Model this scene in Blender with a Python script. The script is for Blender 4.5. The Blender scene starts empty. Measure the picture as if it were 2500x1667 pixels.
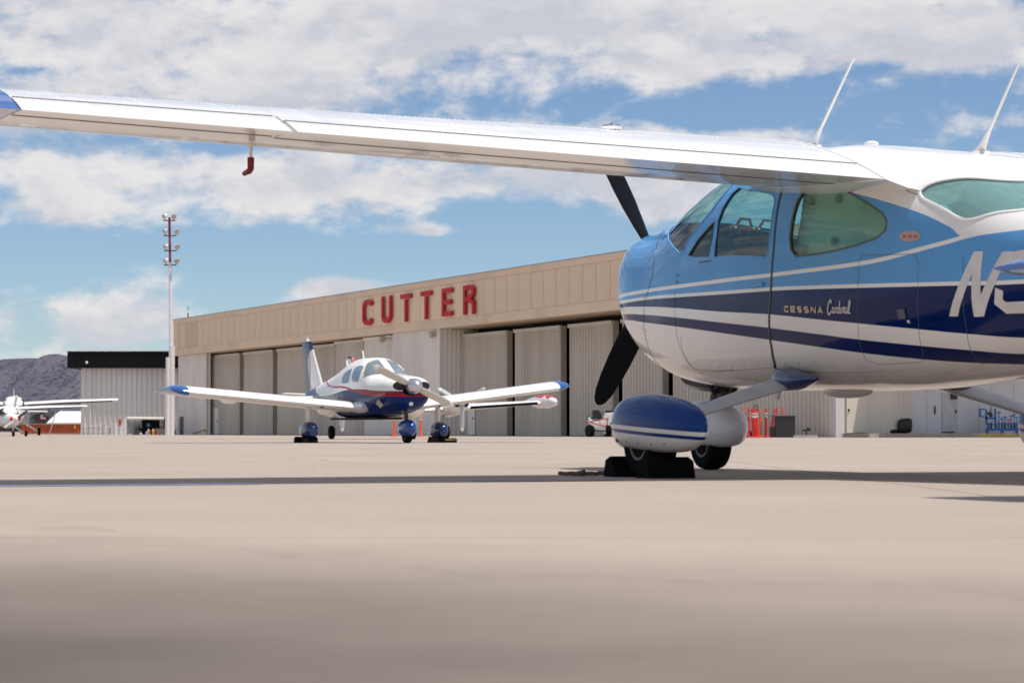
import bpy, bmesh, math, random
import numpy as np
from mathutils import Vector, Matrix, Quaternion
from mathutils.geometry import delaunay_2d_cdt
random.seed(4)
R = math.radians
scn = bpy.context.scene
col = scn.collection
# ------------------------------------------------------------------ camera
CAMZ = 0.2344
PIT = R(2.273)
cd = bpy.data.cameras.new('camera'); cam = bpy.data.objects.new('camera', cd); col.objects.link(cam)
cam.location = (0, 0, CAMZ); cam.rotation_euler = (R(90) + PIT, 0, 0)
cd.lens = 80; cd.sensor_width = 36; cd.clip_start = .05; cd.clip_end = 20000
cd.dof.use_dof = True; cd.dof.focus_distance = 21; cd.dof.aperture_fstop = 8
scn.camera = cam
# ------------------------------------------------------------------ sun, view
SUN = Vector((.30, -.15, 1)).normalized()
ELEV = math.asin(SUN.z); AZ = math.atan2(SUN.x, SUN.y)
sd = bpy.data.lights.new('sun', 'SUN'); sd.energy = 4.1; sd.angle = R(.55); sd.color = (1, .955, .90)
sun = bpy.data.objects.new('sun', sd); col.objects.link(sun)
sun.rotation_euler = SUN.to_track_quat('Z', 'Y').to_euler(); sun.location = (20, -10, 60)
vs = scn.view_settings
vs.view_transform = 'Standard'; vs.look = 'None'; vs.gamma = 1; vs.use_curve_mapping = False; vs.exposure = 0.18
# ------------------------------------------------------------------ world: sky and clouds
wd = bpy.data.worlds.new('World'); scn.world = wd; wd.use_nodes = True
def world():
    nt = wd.node_tree; N = nt.nodes; L = nt.links; N.clear()
    def nd(t, **k):
        n = N.new(t)
        for a, b in k.items(): setattr(n, a, b)
        return n
    def M(op, a, b=None, c=None, clamp=False):
        n = nd('ShaderNodeMath', operation=op, use_clamp=clamp)
        for i, v in enumerate((a, b, c)):
            if v is None: continue
            if isinstance(v, (int, float)): n.inputs[i].default_value = v
            else: L.new(v, n.inputs[i])
        return n.outputs[0]
    out = nd('ShaderNodeOutputWorld'); bg = nd('ShaderNodeBackground'); bg.inputs[1].default_value = .1
    L.new(bg.outputs[0], out.inputs[0])
    sky = nd('ShaderNodeTexSky', sky_type='NISHITA'); sky.sun_disc = False
    sky.sun_elevation = ELEV; sky.sun_rotation = AZ; sky.altitude = 1500; sky.air_density = 1.0; sky.dust_density = .6; sky.ozone_density = 1.2
    tc = nd('ShaderNodeTexCoord'); sp = nd('ShaderNodeSeparateXYZ'); L.new(tc.outputs['Generated'], sp.inputs[0])
    az = M('ARCTAN2', sp.outputs[0], sp.outputs[1]); el = sp.outputs[2]
    # clouds stretch sideways towards the horizon
    def noise(az, el, sx, sy, scale, detail, rough, off=0., dist=.0):
        cb = nd('ShaderNodeCombineXYZ'); L.new(M('MULTIPLY', az, sx), cb.inputs[0]); L.new(M('MULTIPLY', el, sy), cb.inputs[1]); cb.inputs[2].default_value = off
        n = nd('ShaderNodeTexNoise', noise_dimensions='3D'); L.new(cb.outputs[0], n.inputs['Vector'])
        n.inputs['Scale'].default_value = scale; n.inputs['Detail'].default_value = detail; n.inputs['Roughness'].default_value = rough; n.inputs['Distortion'].default_value = dist
        return n.outputs[0]
    def gauss(cx, cy, sx, sy, amp):
        a = M('MULTIPLY', M('SUBTRACT', az, cx), 1 / sx); b = M('MULTIPLY', M('SUBTRACT', el, cy), 1 / sy)
        r2 = M('ADD', M('MULTIPLY', a, a), M('MULTIPLY', b, b))
        return M('MULTIPLY', M('POWER', 2.718, M('MULTIPLY', r2, -1)), amp)
    f = 5556.
    BL = [  # photo cloud masses: centre px, size px, amount
        (500, 90, 900, 150, .36), (1500, 60, 700, 130, .30), (2250, 60, 500, 120, .24), (250, 420, 620, 110, .30),
        (650, 270, 600, 60, .22), (760, 470, 320, 70, .30), (60, 530, 220, 40, .14),
        (1230, 450, 280, 55, .36), (1570, 490, 170, 80, .52), (1070, 566, 100, 20, .56),
        (2350, 320, 220, 50, .24), (820, 708, 140, 34, .62), (300, 800, 210, 50, .36), (30, 800, 60, 60, .20),
        (1750, 170, 260, 40, .12), (1850, 340, 140, 16, .26), (2330, 150, 190, 60, .30), (1700, 190, 200, 40, .12), (230, 880, 200, 30, .14),
        (1650, 265, 380, 45, -.30), (1900, 90, 90, 30, -.16), (2470, 20, 60, 35, -.25), (850, 620, 900, 55, -.26), (90, 200, 90, 18, -.2),
        (1150, 500, 900, 60, -.08), (80, 660, 200, 50, -.15), (1320, 620, 300, 60, -.2), (520, 365, 90, 20, -.16)]
    def dens(dz):
        e = M('ADD', el, dz) if dz else el
        n1 = noise(az, e, 1, 2.1, 13, 10, .58, 3.7, .25)
        n2 = noise(az, e, 1, 1.7, 55, 7, .60, 9.1, .2)
        return M('ADD', M('MULTIPLY', n1, 1.05), M('MULTIPLY', n2, .36))
    base = dens(0)
    mask = M('MULTIPLY', M('SMOOTH_MIN', M('MULTIPLY', el, 3.2), .16, .05), 1.0)
    tot = M('ADD', base, -.725)
    lat = gauss(0, .08, .36, .22, -.115)
    tot = M('ADD', tot, lat); tot = M('ADD', tot, .095)
    for (x, y, sx, sy, a) in BL:
        tot = M('ADD', tot, gauss((x - 1250) / f, (1054 - y) / f, sx / f, sy / f, a * .72))
    cov = nd('ShaderNodeMapRange', interpolation_type='SMOOTHSTEP'); L.new(tot, cov.inputs[0])
    cov.inputs[1].default_value = -.02; cov.inputs[2].default_value = .21
    # light tops, grey bases: compare with density a little higher up
    up = dens(.010)
    shade = M('SUBTRACT', base, up)
    sh = nd('ShaderNodeMapRange'); L.new(shade, sh.inputs[0]); sh.inputs[1].default_value = -.09; sh.inputs[2].default_value = .12
    thick = nd('ShaderNodeMapRange'); L.new(tot, thick.inputs[0]); thick.inputs[1].default_value = .05; thick.inputs[2].default_value = .55; thick.inputs[3].default_value = 1; thick.inputs[4].default_value = .25
    lit = M('MULTIPLY', M('ADD', M('MULTIPLY', sh.outputs[0], .75), .30), thick.outputs[0], clamp=True)
    cr = nd('ShaderNodeValToRGB'); L.new(lit, cr.inputs[0])
    e0 = cr.color_ramp.elements; e0[0].position = 0; e0[0].color = (.54, .555, .63, 1); e0[1].position = .75; e0[1].color = (.85, .82, .81, 1)
    m = e0.new(.35); m.color = (.68, .68, .715, 1)
    sc = nd('ShaderNodeVectorMath', operation='SCALE'); L.new(cr.outputs[0], sc.inputs[0]); sc.inputs['Scale'].default_value = 8.7
    # sky colour scaled towards the photo's soft blue
    tint = nd('ShaderNodeMix', data_type='RGBA', blend_type='MULTIPLY'); tint.inputs[0].default_value = 1
    L.new(sky.outputs[0], tint.inputs[6]); tint.inputs[7].default_value = (.72, .805, .91, 1)
    mx = nd('ShaderNodeMix', data_type='RGBA'); L.new(M('MULTIPLY', cov.outputs[0], .93), mx.inputs[0]); L.new(tint.outputs[2], mx.inputs[6]); L.new(sc.outputs[0], mx.inputs[7])
    L.new(mx.outputs[2], bg.inputs[0])
world()
wd.cycles.sampling_method = 'AUTOMATIC'
F_ = 5555.56
def az_(px): return (px - 1250) / F_
def at(px, D): return az_(px) * D
def zz(py, D): return CAMZ + (1054 - py) / F_ * D
# ------------------------------------------------------------------ materials
def base_mat(name):
    m = bpy.data.materials.new(name); m.use_nodes = True
    nt = m.node_tree; b = nt.nodes['Principled BSDF']
    return m, nt, b
def lnk(nt, a, b): nt.links.new(a, b)
def nmath(nt, op, a, b=None, clamp=False):
    n = nt.nodes.new('ShaderNodeMath'); n.operation = op; n.use_clamp = clamp
    for i, v in enumerate((a, b)):
        if v is None: continue
        if isinstance(v, (int, float)): n.inputs[i].default_value = v
        else: nt.links.new(v, n.inputs[i])
    return n.outputs[0]
def nmix(nt, f, a, b, bt='MIX'):
    n = nt.nodes.new('ShaderNodeMix'); n.data_type = 'RGBA'; n.blend_type = bt
    for i, v in ((0, f), (6, a), (7, b)):
        if isinstance(v, (int, float)): n.inputs[i].default_value = v
        elif isinstance(v, tuple): n.inputs[i].default_value = tuple(v) + ((1,) if len(v) == 3 else ())
        else: nt.links.new(v, n.inputs[i])
    return n.outputs[2]
def nnoise(nt, vec, scale, detail=5, rough=.55):
    n = nt.nodes.new('ShaderNodeTexNoise'); n.inputs['Scale'].default_value = scale; n.inputs['Detail'].default_value = detail; n.inputs['Roughness'].default_value = rough
    nt.links.new(vec, n.inputs['Vector']); return n.outputs[0]
def nmap(nt, v, a, b, c=0, d=1):
    n = nt.nodes.new('ShaderNodeMapRange'); nt.links.new(v, n.inputs[0])
    for i, x in enumerate((a, b, c, d)): n.inputs[i + 1].default_value = x
    return n.outputs[0]
def nobj(nt, scale=(1, 1, 1)):
    t = nt.nodes.new('ShaderNodeTexCoord'); mp = nt.nodes.new('ShaderNodeMapping'); nt.links.new(t.outputs['Object'], mp.inputs[0]); mp.inputs['Scale'].default_value = scale
    return mp.outputs[0]
def nbump(nt, b, h, strength=.2, dist=.01):
    n = nt.nodes.new('ShaderNodeBump'); n.inputs['Strength'].default_value = strength; n.inputs['Distance'].default_value = dist
    nt.links.new(h, n.inputs['Height']); nt.links.new(n.outputs[0], b.inputs['Normal'])
def mat(name, c, rough=.5, metal=0, var=.12, scale=6, bump=0, coat=0, st=(1, 1, 1), dirt=None, dirtamt=.3):
    m, nt, b = base_mat(name)
    v = nobj(nt, st); n = nnoise(nt, v, scale, 6)
    lo = tuple(x * (1 - var) for x in c); hi = tuple(min(1, x * (1 + var)) for x in c)
    cc = nmix(nt, nmap(nt, n, .3, .7), lo, hi)
    if dirt:
        n2 = nnoise(nt, v, scale * .37, 8, .68)
        cc = nmix(nt, nmap(nt, n2, .5, .75, 0, dirtamt), cc, dirt)
    lnk(nt, cc, b.inputs['Base Color'])
    lnk(nt, nmap(nt, n, .3, .7, rough * .85, min(1, rough * 1.15)), b.inputs['Roughness'])
    b.inputs['Metallic'].default_value = metal
    b.inputs['Coat Weight'].default_value = coat; b.inputs['Coat Roughness'].default_value = .04
    if bump: nbump(nt, b, n, bump, .02)
    return m
def glass(name, tint, gloss=.9, dens=1.):
    m = bpy.data.materials.new(name); m.use_nodes = True; nt = m.node_tree; nt.nodes.clear()
    out = nt.nodes.new('ShaderNodeOutputMaterial'); tr = nt.nodes.new('ShaderNodeBsdfTransparent'); tr.inputs[0].default_value = (*tint, 1)
    gl = nt.nodes.new('ShaderNodeBsdfGlossy'); gl.inputs['Roughness'].default_value = .03; gl.inputs[0].default_value = (gloss, gloss, gloss, 1)
    df = nt.nodes.new('ShaderNodeBsdfDiffuse'); df.inputs[0].default_value = (tint[0] * .5, tint[1] * .6, tint[2] * .6, 1)
    fr = nt.nodes.new('ShaderNodeFresnel'); ge = nt.nodes.new('ShaderNodeNewGeometry'); lnk(nt, nmap(nt, ge.outputs['Backfacing'], 0, 1, 1.5, 1 / 1.5), fr.inputs[0])
    m0 = nt.nodes.new('ShaderNodeMixShader'); m0.inputs[0].default_value = .12 * dens; lnk(nt, tr.outputs[0], m0.inputs[1]); lnk(nt, df.outputs[0], m0.inputs[2])
    mx = nt.nodes.new('ShaderNodeMixShader'); lnk(nt, fr.outputs[0], mx.inputs[0]); lnk(nt, m0.outputs[0], mx.inputs[1]); lnk(nt, gl.outputs[0], mx.inputs[2]); lnk(nt, mx.outputs[0], out.inputs[0])
    return m
def ncurve(nt, x, pts, dz=0):
    """piecewise smooth height curve z(x)"""
    xs = [p[0] for p in pts]; zs = [p[1] + dz for p in pts]
    x0, x1, z0, z1 = min(xs), max(xs), min(zs) - .05, max(zs) + .05
    u = nmap(nt, x, x0, x1)
    c = nt.nodes.new('ShaderNodeFloatCurve'); nt.links.new(u, c.inputs['Value'])
    cv = c.mapping.curves[0]
    P = sorted([((a - x0) / (x1 - x0), (b - z0) / (z1 - z0)) for a, b in zip(xs, zs)])
    cv.points[0].location = P[0]; cv.points[1].location = P[-1]
    for p in P[1:-1]: cv.points.new(*p)
    for p in cv.points: p.handle_type = 'AUTO_CLAMPED'
    c.mapping.update()
    return nmap(nt, c.outputs[0], 0, 1, z0, z1)
def livery(name, top, layers, rough=.12, coat=0., dirt=(.22, .17, .12), dirtz=None, above=None, bump=.11):
    """colour bands bounded by curves z(x): layers = [(pts, dz, colour below)]"""
    m, nt, b = base_mat(name)
    tc = nt.nodes.new('ShaderNodeTexCoord'); sp = nt.nodes.new('ShaderNodeSeparateXYZ'); lnk(nt, tc.outputs['Object'], sp.inputs[0])
    x, z = sp.outputs[0], sp.outputs[2]
    n = nnoise(nt, tc.outputs['Object'], 2.2, 7, .6)
    cc = nmix(nt, 1.0, top, top)
    for (pts, dz, c) in layers:
        k = nmath(nt, 'LESS_THAN', z, ncurve(nt, x, pts, dz)); cc = nmix(nt, k, cc, c)
    if above:
        for (pts, c) in above:
            k = nmath(nt, 'GREATER_THAN', z, ncurve(nt, x, pts)); cc = nmix(nt, k, cc, c)
    cc = nmix(nt, nmap(nt, n, .3, .75, 0, .22), cc, (.80, .78, .74), 'MULTIPLY')
    if dirtz:
        k = nmath(nt, 'MULTIPLY', nmap(nt, z, dirtz[1], dirtz[0], 0, 1), nmap(nt, nnoise(nt, nobj(nt, (1, 3, 3)), 3, 8, .7), .35, .7, .05, .55))
        cc = nmix(nt, k, cc, dirt)
    lnk(nt, cc, b.inputs['Base Color'])
    lnk(nt, nmap(nt, n, .3, .7, rough * .8, rough * 1.3), b.inputs['Roughness'])
    b.inputs['Coat Weight'].default_value = coat; b.inputs['Coat Roughness'].default_value = .03; b.inputs['IOR'].default_value = 1.27
    nbump(nt, b, nnoise(nt, tc.outputs['Object'], 4.5, 3, .5), bump, .02)
    return m
# ------------------------------------------------------------------ mesh helpers
def tag(o, label=None, cat=None, group=None, kind=None):
    if label: o['label'] = label
    if cat: o['category'] = cat
    if group: o['group'] = group
    if kind: o['kind'] = kind
    return o
def empty(name, loc, rz=0, label=None, cat=None, group=None):
    o = bpy.data.objects.new(name, None); o.location = loc; o.rotation_euler = (0, 0, rz); o.empty_display_size = .2; col.objects.link(o)
    return tag(o, label, cat, group)
def link(name, me, m=None, parent=None, smooth=None):
    o = bpy.data.objects.new(name, me); col.objects.link(o)
    if m is not None:
        for k in (m if isinstance(m, list) else [m]): me.materials.append(k)
    if parent: o.parent = parent
    if smooth is not None:
        me.shade_smooth()
        me.set_sharp_from_angle(angle=R(smooth))
    return o
def loose(name, me, m, loc, rz=0, smooth=None, **k):
    o = link(name, me, m, None, smooth); o.location = loc; o.rotation_euler = (0, 0, rz); return tag(o, **k)
class MB:
    def __init__(s): s.v = []; s.f = []; s.mi = []
    def add(s, vs, fs, mi=0):
        k = len(s.v); s.v += [tuple(p) for p in vs]; s.f += [tuple(i + k for i in f) for f in fs]; s.mi += [mi] * len(fs); return s
    def box(s, c, d, rz=0, rx=0, ry=0, mi=0):
        hx, hy, hz = d[0] / 2, d[1] / 2, d[2] / 2
        M = Matrix.Translation(c) @ Matrix.Rotation(rz, 4, 'Z') @ Matrix.Rotation(ry, 4, 'Y') @ Matrix.Rotation(rx, 4, 'X')
        p = [M @ Vector((a * hx, b * hy, e * hz)) for a in (-1, 1) for b in (-1, 1) for e in (-1, 1)]
        return s.add(p, [(0, 1, 3, 2), (4, 6, 7, 5), (0, 4, 5, 1), (2, 3, 7, 6), (0, 2, 6, 4), (1, 5, 7, 3)], mi)
    def b2(s, a, b, mi=0):
        return s.box([(a[i] + b[i]) / 2 for i in range(3)], [abs(b[i] - a[i]) for i in range(3)], mi=mi)
    def tube(s, pts, r, n=8, mi=0, flat=None, up=None, caps=True):
        pts = [Vector(p) for p in pts]; rs = r if isinstance(r, (list, tuple)) else [r] * len(pts)
        rings = []; prev = None
        for i, p in enumerate(pts):
            d = (pts[min(i + 1, len(pts) - 1)] - pts[max(i - 1, 0)]).normalized()
            a = Vector(up) if up else (Vector((0, 0, 1)) if abs(d.z) < .9 else Vector((1, 0, 0)))
            if prev is not None and not up: a = prev
            x = (a - d * a.dot(d)).normalized(); y = d.cross(x); prev = x
            k = flat if flat else 1
            rings.append([p + x * math.cos(t) * rs[i] + y * math.sin(t) * rs[i] * k for t in [2 * math.pi * j / n for j in range(n)]])
        return s.rings(rings, caps, mi)
    def rings(s, rings, caps=True, mi=0, closed=True):
        n = len(rings[0]); vs = [p for r in rings for p in r]; fs = []
        for i in range(len(rings) - 1):
            for j in range(n if closed else n - 1):
                a = i * n + j; b = i * n + (j + 1) % n; fs.append((a, b, b + n, a + n))
        if caps: fs.append(tuple(range(n - 1, -1, -1))); fs.append(tuple((len(rings) - 1) * n + j for j in range(n)))
        return s.add(vs, fs, mi)
    def cyl(s, p0, p1, r, r1=None, n=12, mi=0): return s.tube([p0, p1], [r, r if r1 is None else r1], n, mi)
    def lathe(s, prof, o=(0, 0, 0), axis=(0, 0, 1), n=20, mi=0):
        ax = Vector(axis).normalized(); a = Vector((1, 0, 0)) if abs(ax.x) < .9 else Vector((0, 0, 1)); x = (a - ax * a.dot(ax)).normalized(); y = ax.cross(x); o = Vector(o)
        rings = [[o + ax * h + (x * math.cos(t) + y * math.sin(t)) * max(r, 1e-4) for t in [2 * math.pi * j / n for j in range(n)]] for r, h in prof]
        return s.rings(rings, True, mi)
    def prism(s, poly, axis, a, b, mi=0):
        """poly of 2D points extruded along axis 'x','y','z' from a to b"""
        def P(u, v, w): return {'x': (w, u, v), 'y': (u, w, v), 'z': (u, v, w)}[axis]
        n = len(poly); vs = [P(u, v, a) for u, v in poly] + [P(u, v, b) for u, v in poly]
        return s.add(vs, [tuple(range(n - 1, -1, -1)), tuple(range(n, 2 * n))] + [(i, (i + 1) % n, (i + 1) % n + n, i + n) for i in range(n)], mi)
    def sphere(s, c, r, n=12, sc=(1, 1, 1), mi=0):
        m = n // 2; vs = [(c[0], c[1], c[2] + r * sc[2])]; fs = []
        for i in range(1, m):
            a = math.pi * i / m
            for j in range(n):
                t = 2 * math.pi * j / n; vs.append((c[0] + r * sc[0] * math.sin(a) * math.cos(t), c[1] + r * sc[1] * math.sin(a) * math.sin(t), c[2] + r * sc[2] * math.cos(a)))
        vs.append((c[0], c[1], c[2] - r * sc[2]))
        for j in range(n): fs.append((0, 1 + j, 1 + (j + 1) % n)); fs.append((len(vs) - 1, 1 + (m - 2) * n + (j + 1) % n, 1 + (m - 2) * n + j))
        for i in range(m - 2):
            for j in range(n): a = 1 + i * n + j; b = 1 + i * n + (j + 1) % n; fs.append((a, a + n, b + n, b))
        return s.add(vs, fs, mi)
    def mesh(s, name):
        me = bpy.data.meshes.new(name); me.from_pydata(s.v, [], s.f)
        bm = bmesh.new(); bm.from_mesh(me); bmesh.ops.recalc_face_normals(bm, faces=bm.faces); bm.to_mesh(me); bm.free()
        if any(s.mi):
            for p, k in zip(me.polygons, s.mi): p.material_index = k
        me.update(); return me
    def build(s, name, m, parent=None, smooth=None, bevel=0):
        o = link(name, s.mesh(name), m, parent, smooth)
        if bevel:
            b = o.modifiers.new('b', 'BEVEL'); b.width = bevel; b.segments = 2; b.limit_method = 'ANGLE'
        return o
def stroke2d(pts, w, closed=False, steps=1):
    """mitred strip along a 2D polyline -> list of (left, right)"""
    P = [Vector(p) for p in pts]; n = len(P); out = []
    for i in range(n):
        a = P[i - 1] if (i > 0 or closed) else None; c = P[(i + 1) % n] if (i < n - 1 or closed) else None; p = P[i]
        d1 = (p - a).normalized() if a is not None else None; d2 = (c - p).normalized() if c is not None else None
        if d1 is None: d1 = d2
        if d2 is None: d2 = d1
        n1 = Vector((-d1.y, d1.x)); n2 = Vector((-d2.y, d2.x)); nn = (n1 + n2)
        nn = nn.normalized() if nn.length > 1e-6 else n1
        k = w / 2 / max(.45, nn.dot(n1)); out.append((p + nn * k, p - nn * k))
    if closed: out.append(out[0])
    return out
def arc(cx, cy, rx, ry, a0, a1, n=10):
    return [(cx + rx * math.cos(R(a0 + (a1 - a0) * i / n)), cy + ry * math.sin(R(a0 + (a1 - a0) * i / n))) for i in range(n + 1)]
# letters in a 1 x 1 cell, strokes centred
def glyph(ch, w):
    h = w / 2
    G = {
     'C': [arc(.5, .72, .5 - h, .28 - h, 20, 90, 6) + arc(.5, .72, .5 - h, .28 - h, 90, 180, 6)[1:] + arc(.5, .28, .5 - h, .28 - h, 180, 270, 6) + arc(.5, .28, .5 - h, .28 - h, 270, 340, 6)[1:]],
     'U': [[(h, 1), (h, .3)] + arc(.5, .3, .5 - h, .3 - h, 180, 360, 10)[1:] + [(1 - h, 1)]],
     'T': [[(0, 1 - h), (1, 1 - h)], [(.5, 1 - w), (.5, 0)]],
     'E': [[(1, 1 - h), (h, 1 - h), (h, h), (1, h)], [(w, .5), (.9, .5)]],
     'R': [[(h, 0), (h, 1 - h), (.6, 1 - h)] + arc(.62, .74, .38 - h, .26 - h, 80, -90, 8) + [(w, .48 + h * .0)], [(.55, .5), (1 - h, .36), (1 - h, 0)]],
     'S': [arc(.5, .74, .5 - h, .26 - h, 30, 180, 8) + [(h * 1.3, .6), (.5, .5), (1 - h * 1.3, .4)] + arc(.5, .26, .5 - h, .26 - h, 0, -150, 8)],
     'N': [[(h, 0), (h, 1)], [(h, 1), (1 - h, 0)], [(1 - h, 0), (1 - h, 1)]],
     'A': [[(h, 0), (.5, 1 - h * .5), (1 - h, 0)], [(.25, .3), (.75, .3)]],
     'L': [[(h, 1), (h, h), (1, h)]], '0': [arc(.5, .5, .5 - h, .5 - h, 90, 450, 16)],
     '6': [arc(.5, .3, .5 - h, .3 - h, 0, 360, 14), [(h, .3), (h, .65)] + arc(.5, .68, .5 - h, .32 - h, 180, 40, 6)],
     '7': [[(0, 1 - h), (1 - h, 1 - h), (.35, 0)]], '2': [arc(.5, .72, .5 - h, .28 - h, 170, -20, 8) + [(h, h), (1, h)]],
    }
    return G[ch]
# ------------------------------------------------------------------ shared materials
WHITE = (.80, .78, .75)
M_ = {}
M_['concrete'] = None
M_['rubber'] = mat('rubber', (.006, .006, .007), .9, var=.3, scale=20, bump=.2)
M_['rubber'].node_tree.nodes['Principled BSDF'].inputs['Specular IOR Level'].default_value = .08
M_['black'] = mat('black_paint', (.012, .012, .015), .35, var=.2)
M_['steel'] = mat('steel', (.45, .45, .46), .35, 1, var=.2, scale=15)
M_['dark_steel'] = mat('dark_steel', (.06, .055, .05), .5, .6, var=.3, scale=20)
M_['rim'] = mat('wheel_rim', (.07, .07, .075), .5, var=.2)
M_['chrome'] = mat('polished_metal', (.75, .75, .77), .12, 1, var=.05)
M_['white_paint'] = mat('white_paint', WHITE, .3, var=.04, scale=3, coat=.4, dirt=(.45, .40, .34), dirtamt=.25)
M_['grey_paint'] = mat('grey_paint', (.52, .53, .56), .35, var=.05, scale=4, dirt=(.3, .27, .24), dirtamt=.3)
M_['red'] = mat('red_paint', (.60, .02, .02), .35, var=.12, scale=6)
M_['navy'] = mat('navy_paint', (.006, .025, .11), .2, var=.1, coat=.6)
M_['yellow'] = mat('yellow_paint', (.62, .48, .03), .5, var=.15, scale=9)
M_['orange'] = mat('orange_plastic', (.85, .09, .01), .45, var=.1, scale=8)
M_['interior'] = mat('interior_fabric', (.20, .19, .16), .8, var=.1)
M_['dark_fabric'] = mat('dark_fabric', (.02, .024, .028), .8, var=.2)
M_['glass_teal'] = glass('tinted_glass', (.58, .86, .80), .9, .5)
M_['glass_dusty_sheen'] = glass('dusty_sheen_glass', (.62, .95, .90), .9, 4.5)  # teal diffuse share stands for dust plus sky reflected in the rear pane
M_['glass_sky_sheen'] = glass('sky_sheen_glass', (.85, .88, .95), 1.0, 3.2)  # pale diffuse share stands in for sky reflected in the windshield
# ------------------------------------------------------------------ ground
def ground():
    m, nt, b = base_mat('apron_concrete')
    tc = nt.nodes.new('ShaderNodeTexCoord'); V = tc.outputs['Object']
    n1 = nnoise(nt, V, .35, 8, .6); n2 = nnoise(nt, V, 9, 6, .65)
    mp = nt.nodes.new('ShaderNodeMapping'); lnk(nt, V, mp.inputs[0]); mp.inputs['Scale'].default_value = (.05, .55, 1)
    n3 = nnoise(nt, mp.outputs[0], 1.3, 7, .6)
    c = nmix(nt, nmap(nt, n1, .3, .7), (.325, .265, .218), (.400, .334, .280))
    c = nmix(nt, nmap(nt, n3, .42, .62, 0, .45), c, (.36, .29, .24))
    c = nmix(nt, nmap(nt, n2, .45, .8, 0, .35), c, (.30, .25, .22))
    # concrete darkens unevenly towards a spot near the camera
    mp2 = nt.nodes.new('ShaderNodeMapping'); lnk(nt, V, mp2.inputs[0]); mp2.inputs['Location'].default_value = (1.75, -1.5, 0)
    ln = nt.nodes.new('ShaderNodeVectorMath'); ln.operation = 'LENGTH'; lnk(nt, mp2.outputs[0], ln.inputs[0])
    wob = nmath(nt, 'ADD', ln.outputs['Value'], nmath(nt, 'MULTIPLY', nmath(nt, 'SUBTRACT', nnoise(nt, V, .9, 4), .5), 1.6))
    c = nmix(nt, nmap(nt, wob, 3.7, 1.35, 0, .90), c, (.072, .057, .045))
    # hairline cracks, oil spots and scuffs
    vc = nt.nodes.new('ShaderNodeTexVoronoi'); vc.feature = 'DISTANCE_TO_EDGE'; vc.inputs['Scale'].default_value = .16; wv = nt.nodes.new('ShaderNodeMix'); wv.data_type = 'VECTOR'
    nv = nt.nodes.new('ShaderNodeTexNoise'); nv.inputs['Scale'].default_value = .8; nv.inputs['Detail'].default_value = 5; lnk(nt, V, nv.inputs['Vector'])
    va = nt.nodes.new('ShaderNodeVectorMath'); va.operation = 'MULTIPLY_ADD'; lnk(nt, nv.outputs['Color'], va.inputs[0]); va.inputs[1].default_value = (1.6, 1.6, 0); lnk(nt, V, va.inputs[2]); lnk(nt, va.outputs[0], vc.inputs['Vector'])
    c = nmix(nt, nmath(nt, 'MULTIPLY', nmath(nt, 'LESS_THAN', vc.outputs['Distance'], .003), nmap(nt, n1, .45, .6, 0, .45)), c, (.14, .115, .10))
    so = nnoise(nt, V, 1.7, 3, .45); c = nmix(nt, nmap(nt, so, .70, .78, 0, .5), c, (.17, .14, .12))
    # slab joints every 6 m
    sp = nt.nodes.new('ShaderNodeSeparateXYZ'); lnk(nt, V, sp.inputs[0])
    for ax, per, ph in ((0, 6.1, 1.3), (1, 6.1, 4.1)):
        w = nmath(nt, 'ABSOLUTE', nmath(nt, 'SUBTRACT', nmath(nt, 'FRACT', nmath(nt, 'DIVIDE', nmath(nt, 'ADD', sp.outputs[ax], ph), per)), .5))
        c = nmix(nt, nmath(nt, 'MULTIPLY', nmath(nt, 'LESS_THAN', w, .0022), .55), c, (.16, .13, .11))
    lnk(nt, c, b.inputs['Base Color']); b.inputs['Roughness'].default_value = .78; b.inputs['Specular IOR Level'].default_value = .35
    nbump(nt, b, n2, .25, .01)
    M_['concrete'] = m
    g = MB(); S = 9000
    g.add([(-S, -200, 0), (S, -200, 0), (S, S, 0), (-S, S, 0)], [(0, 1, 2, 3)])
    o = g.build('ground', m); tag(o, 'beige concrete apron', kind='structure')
ground()
def strip(name, pts, w, m, z, **k):
    st = stroke2d(pts, w); b = MB()
    vs = []; [vs.extend([(a.x, a.y, z), (c.x, c.y, z)]) for a, c in st]
    b.add(vs, [(2 * i, 2 * i + 1, 2 * i + 3, 2 * i + 2) for i in range(len(st) - 1)])
    o = b.build(name, m); return tag(o, kind='structure', **k)
M_['line_blue'] = mat('faded_blue_line', (.16, .26, .50), .7, var=.3, scale=3, dirt=(.42, .36, .31), dirtamt=.9)
strip('painted_line', [(at(-60, 9.75), 9.75), (at(430, 10.05), 10.05), (at(640, 10.25), 10.25)], .10, M_['line_blue'], .004, label='faded blue painted line on the concrete at left')
strip('painted_line', [(at(1150, 10.75), 10.75), (at(1520, 11.1), 11.1)], .10, M_['line_blue'], .004, label='faded blue painted line in front of the wheel chocks')
# ------------------------------------------------------------------ hills
def hill(name, D, prof, m, depth, amp, label):
    xs = np.linspace(prof[0][0], prof[-1][0], 150); hs = np.interp(xs, [p[0] for p in prof], [p[1] for p in prof])
    b = MB(); rings = []
    NY = 40
    for j in range(NY + 1):
        t = j / NY; row = []
        for i, (px, py) in enumerate(zip(xs, hs)):
            top = max(zz(py, D), 0); k = math.sin(min(1, t / .62) * math.pi / 2) ** .95 if t < .62 else 1 - ((t - .62) / .38) ** 1.5
            nz = (math.sin(i * .31 + 3 * t * 4) * .5 + math.sin(i * .13 - t * 9) * .8 + math.sin(i * .77 + j * .5) * .25) * amp * k * (1 - k * .75)
            row.append((at(px, D) + (random.random() - .5) * amp * .2, D - depth * .62 + depth * t, max(-2, top * k + nz - 1.5)))
        rings.append(row)
    b.rings(rings, False, closed=False)
    o = b.build(name, m, None, 60); tag(o, label, kind='structure')
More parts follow.
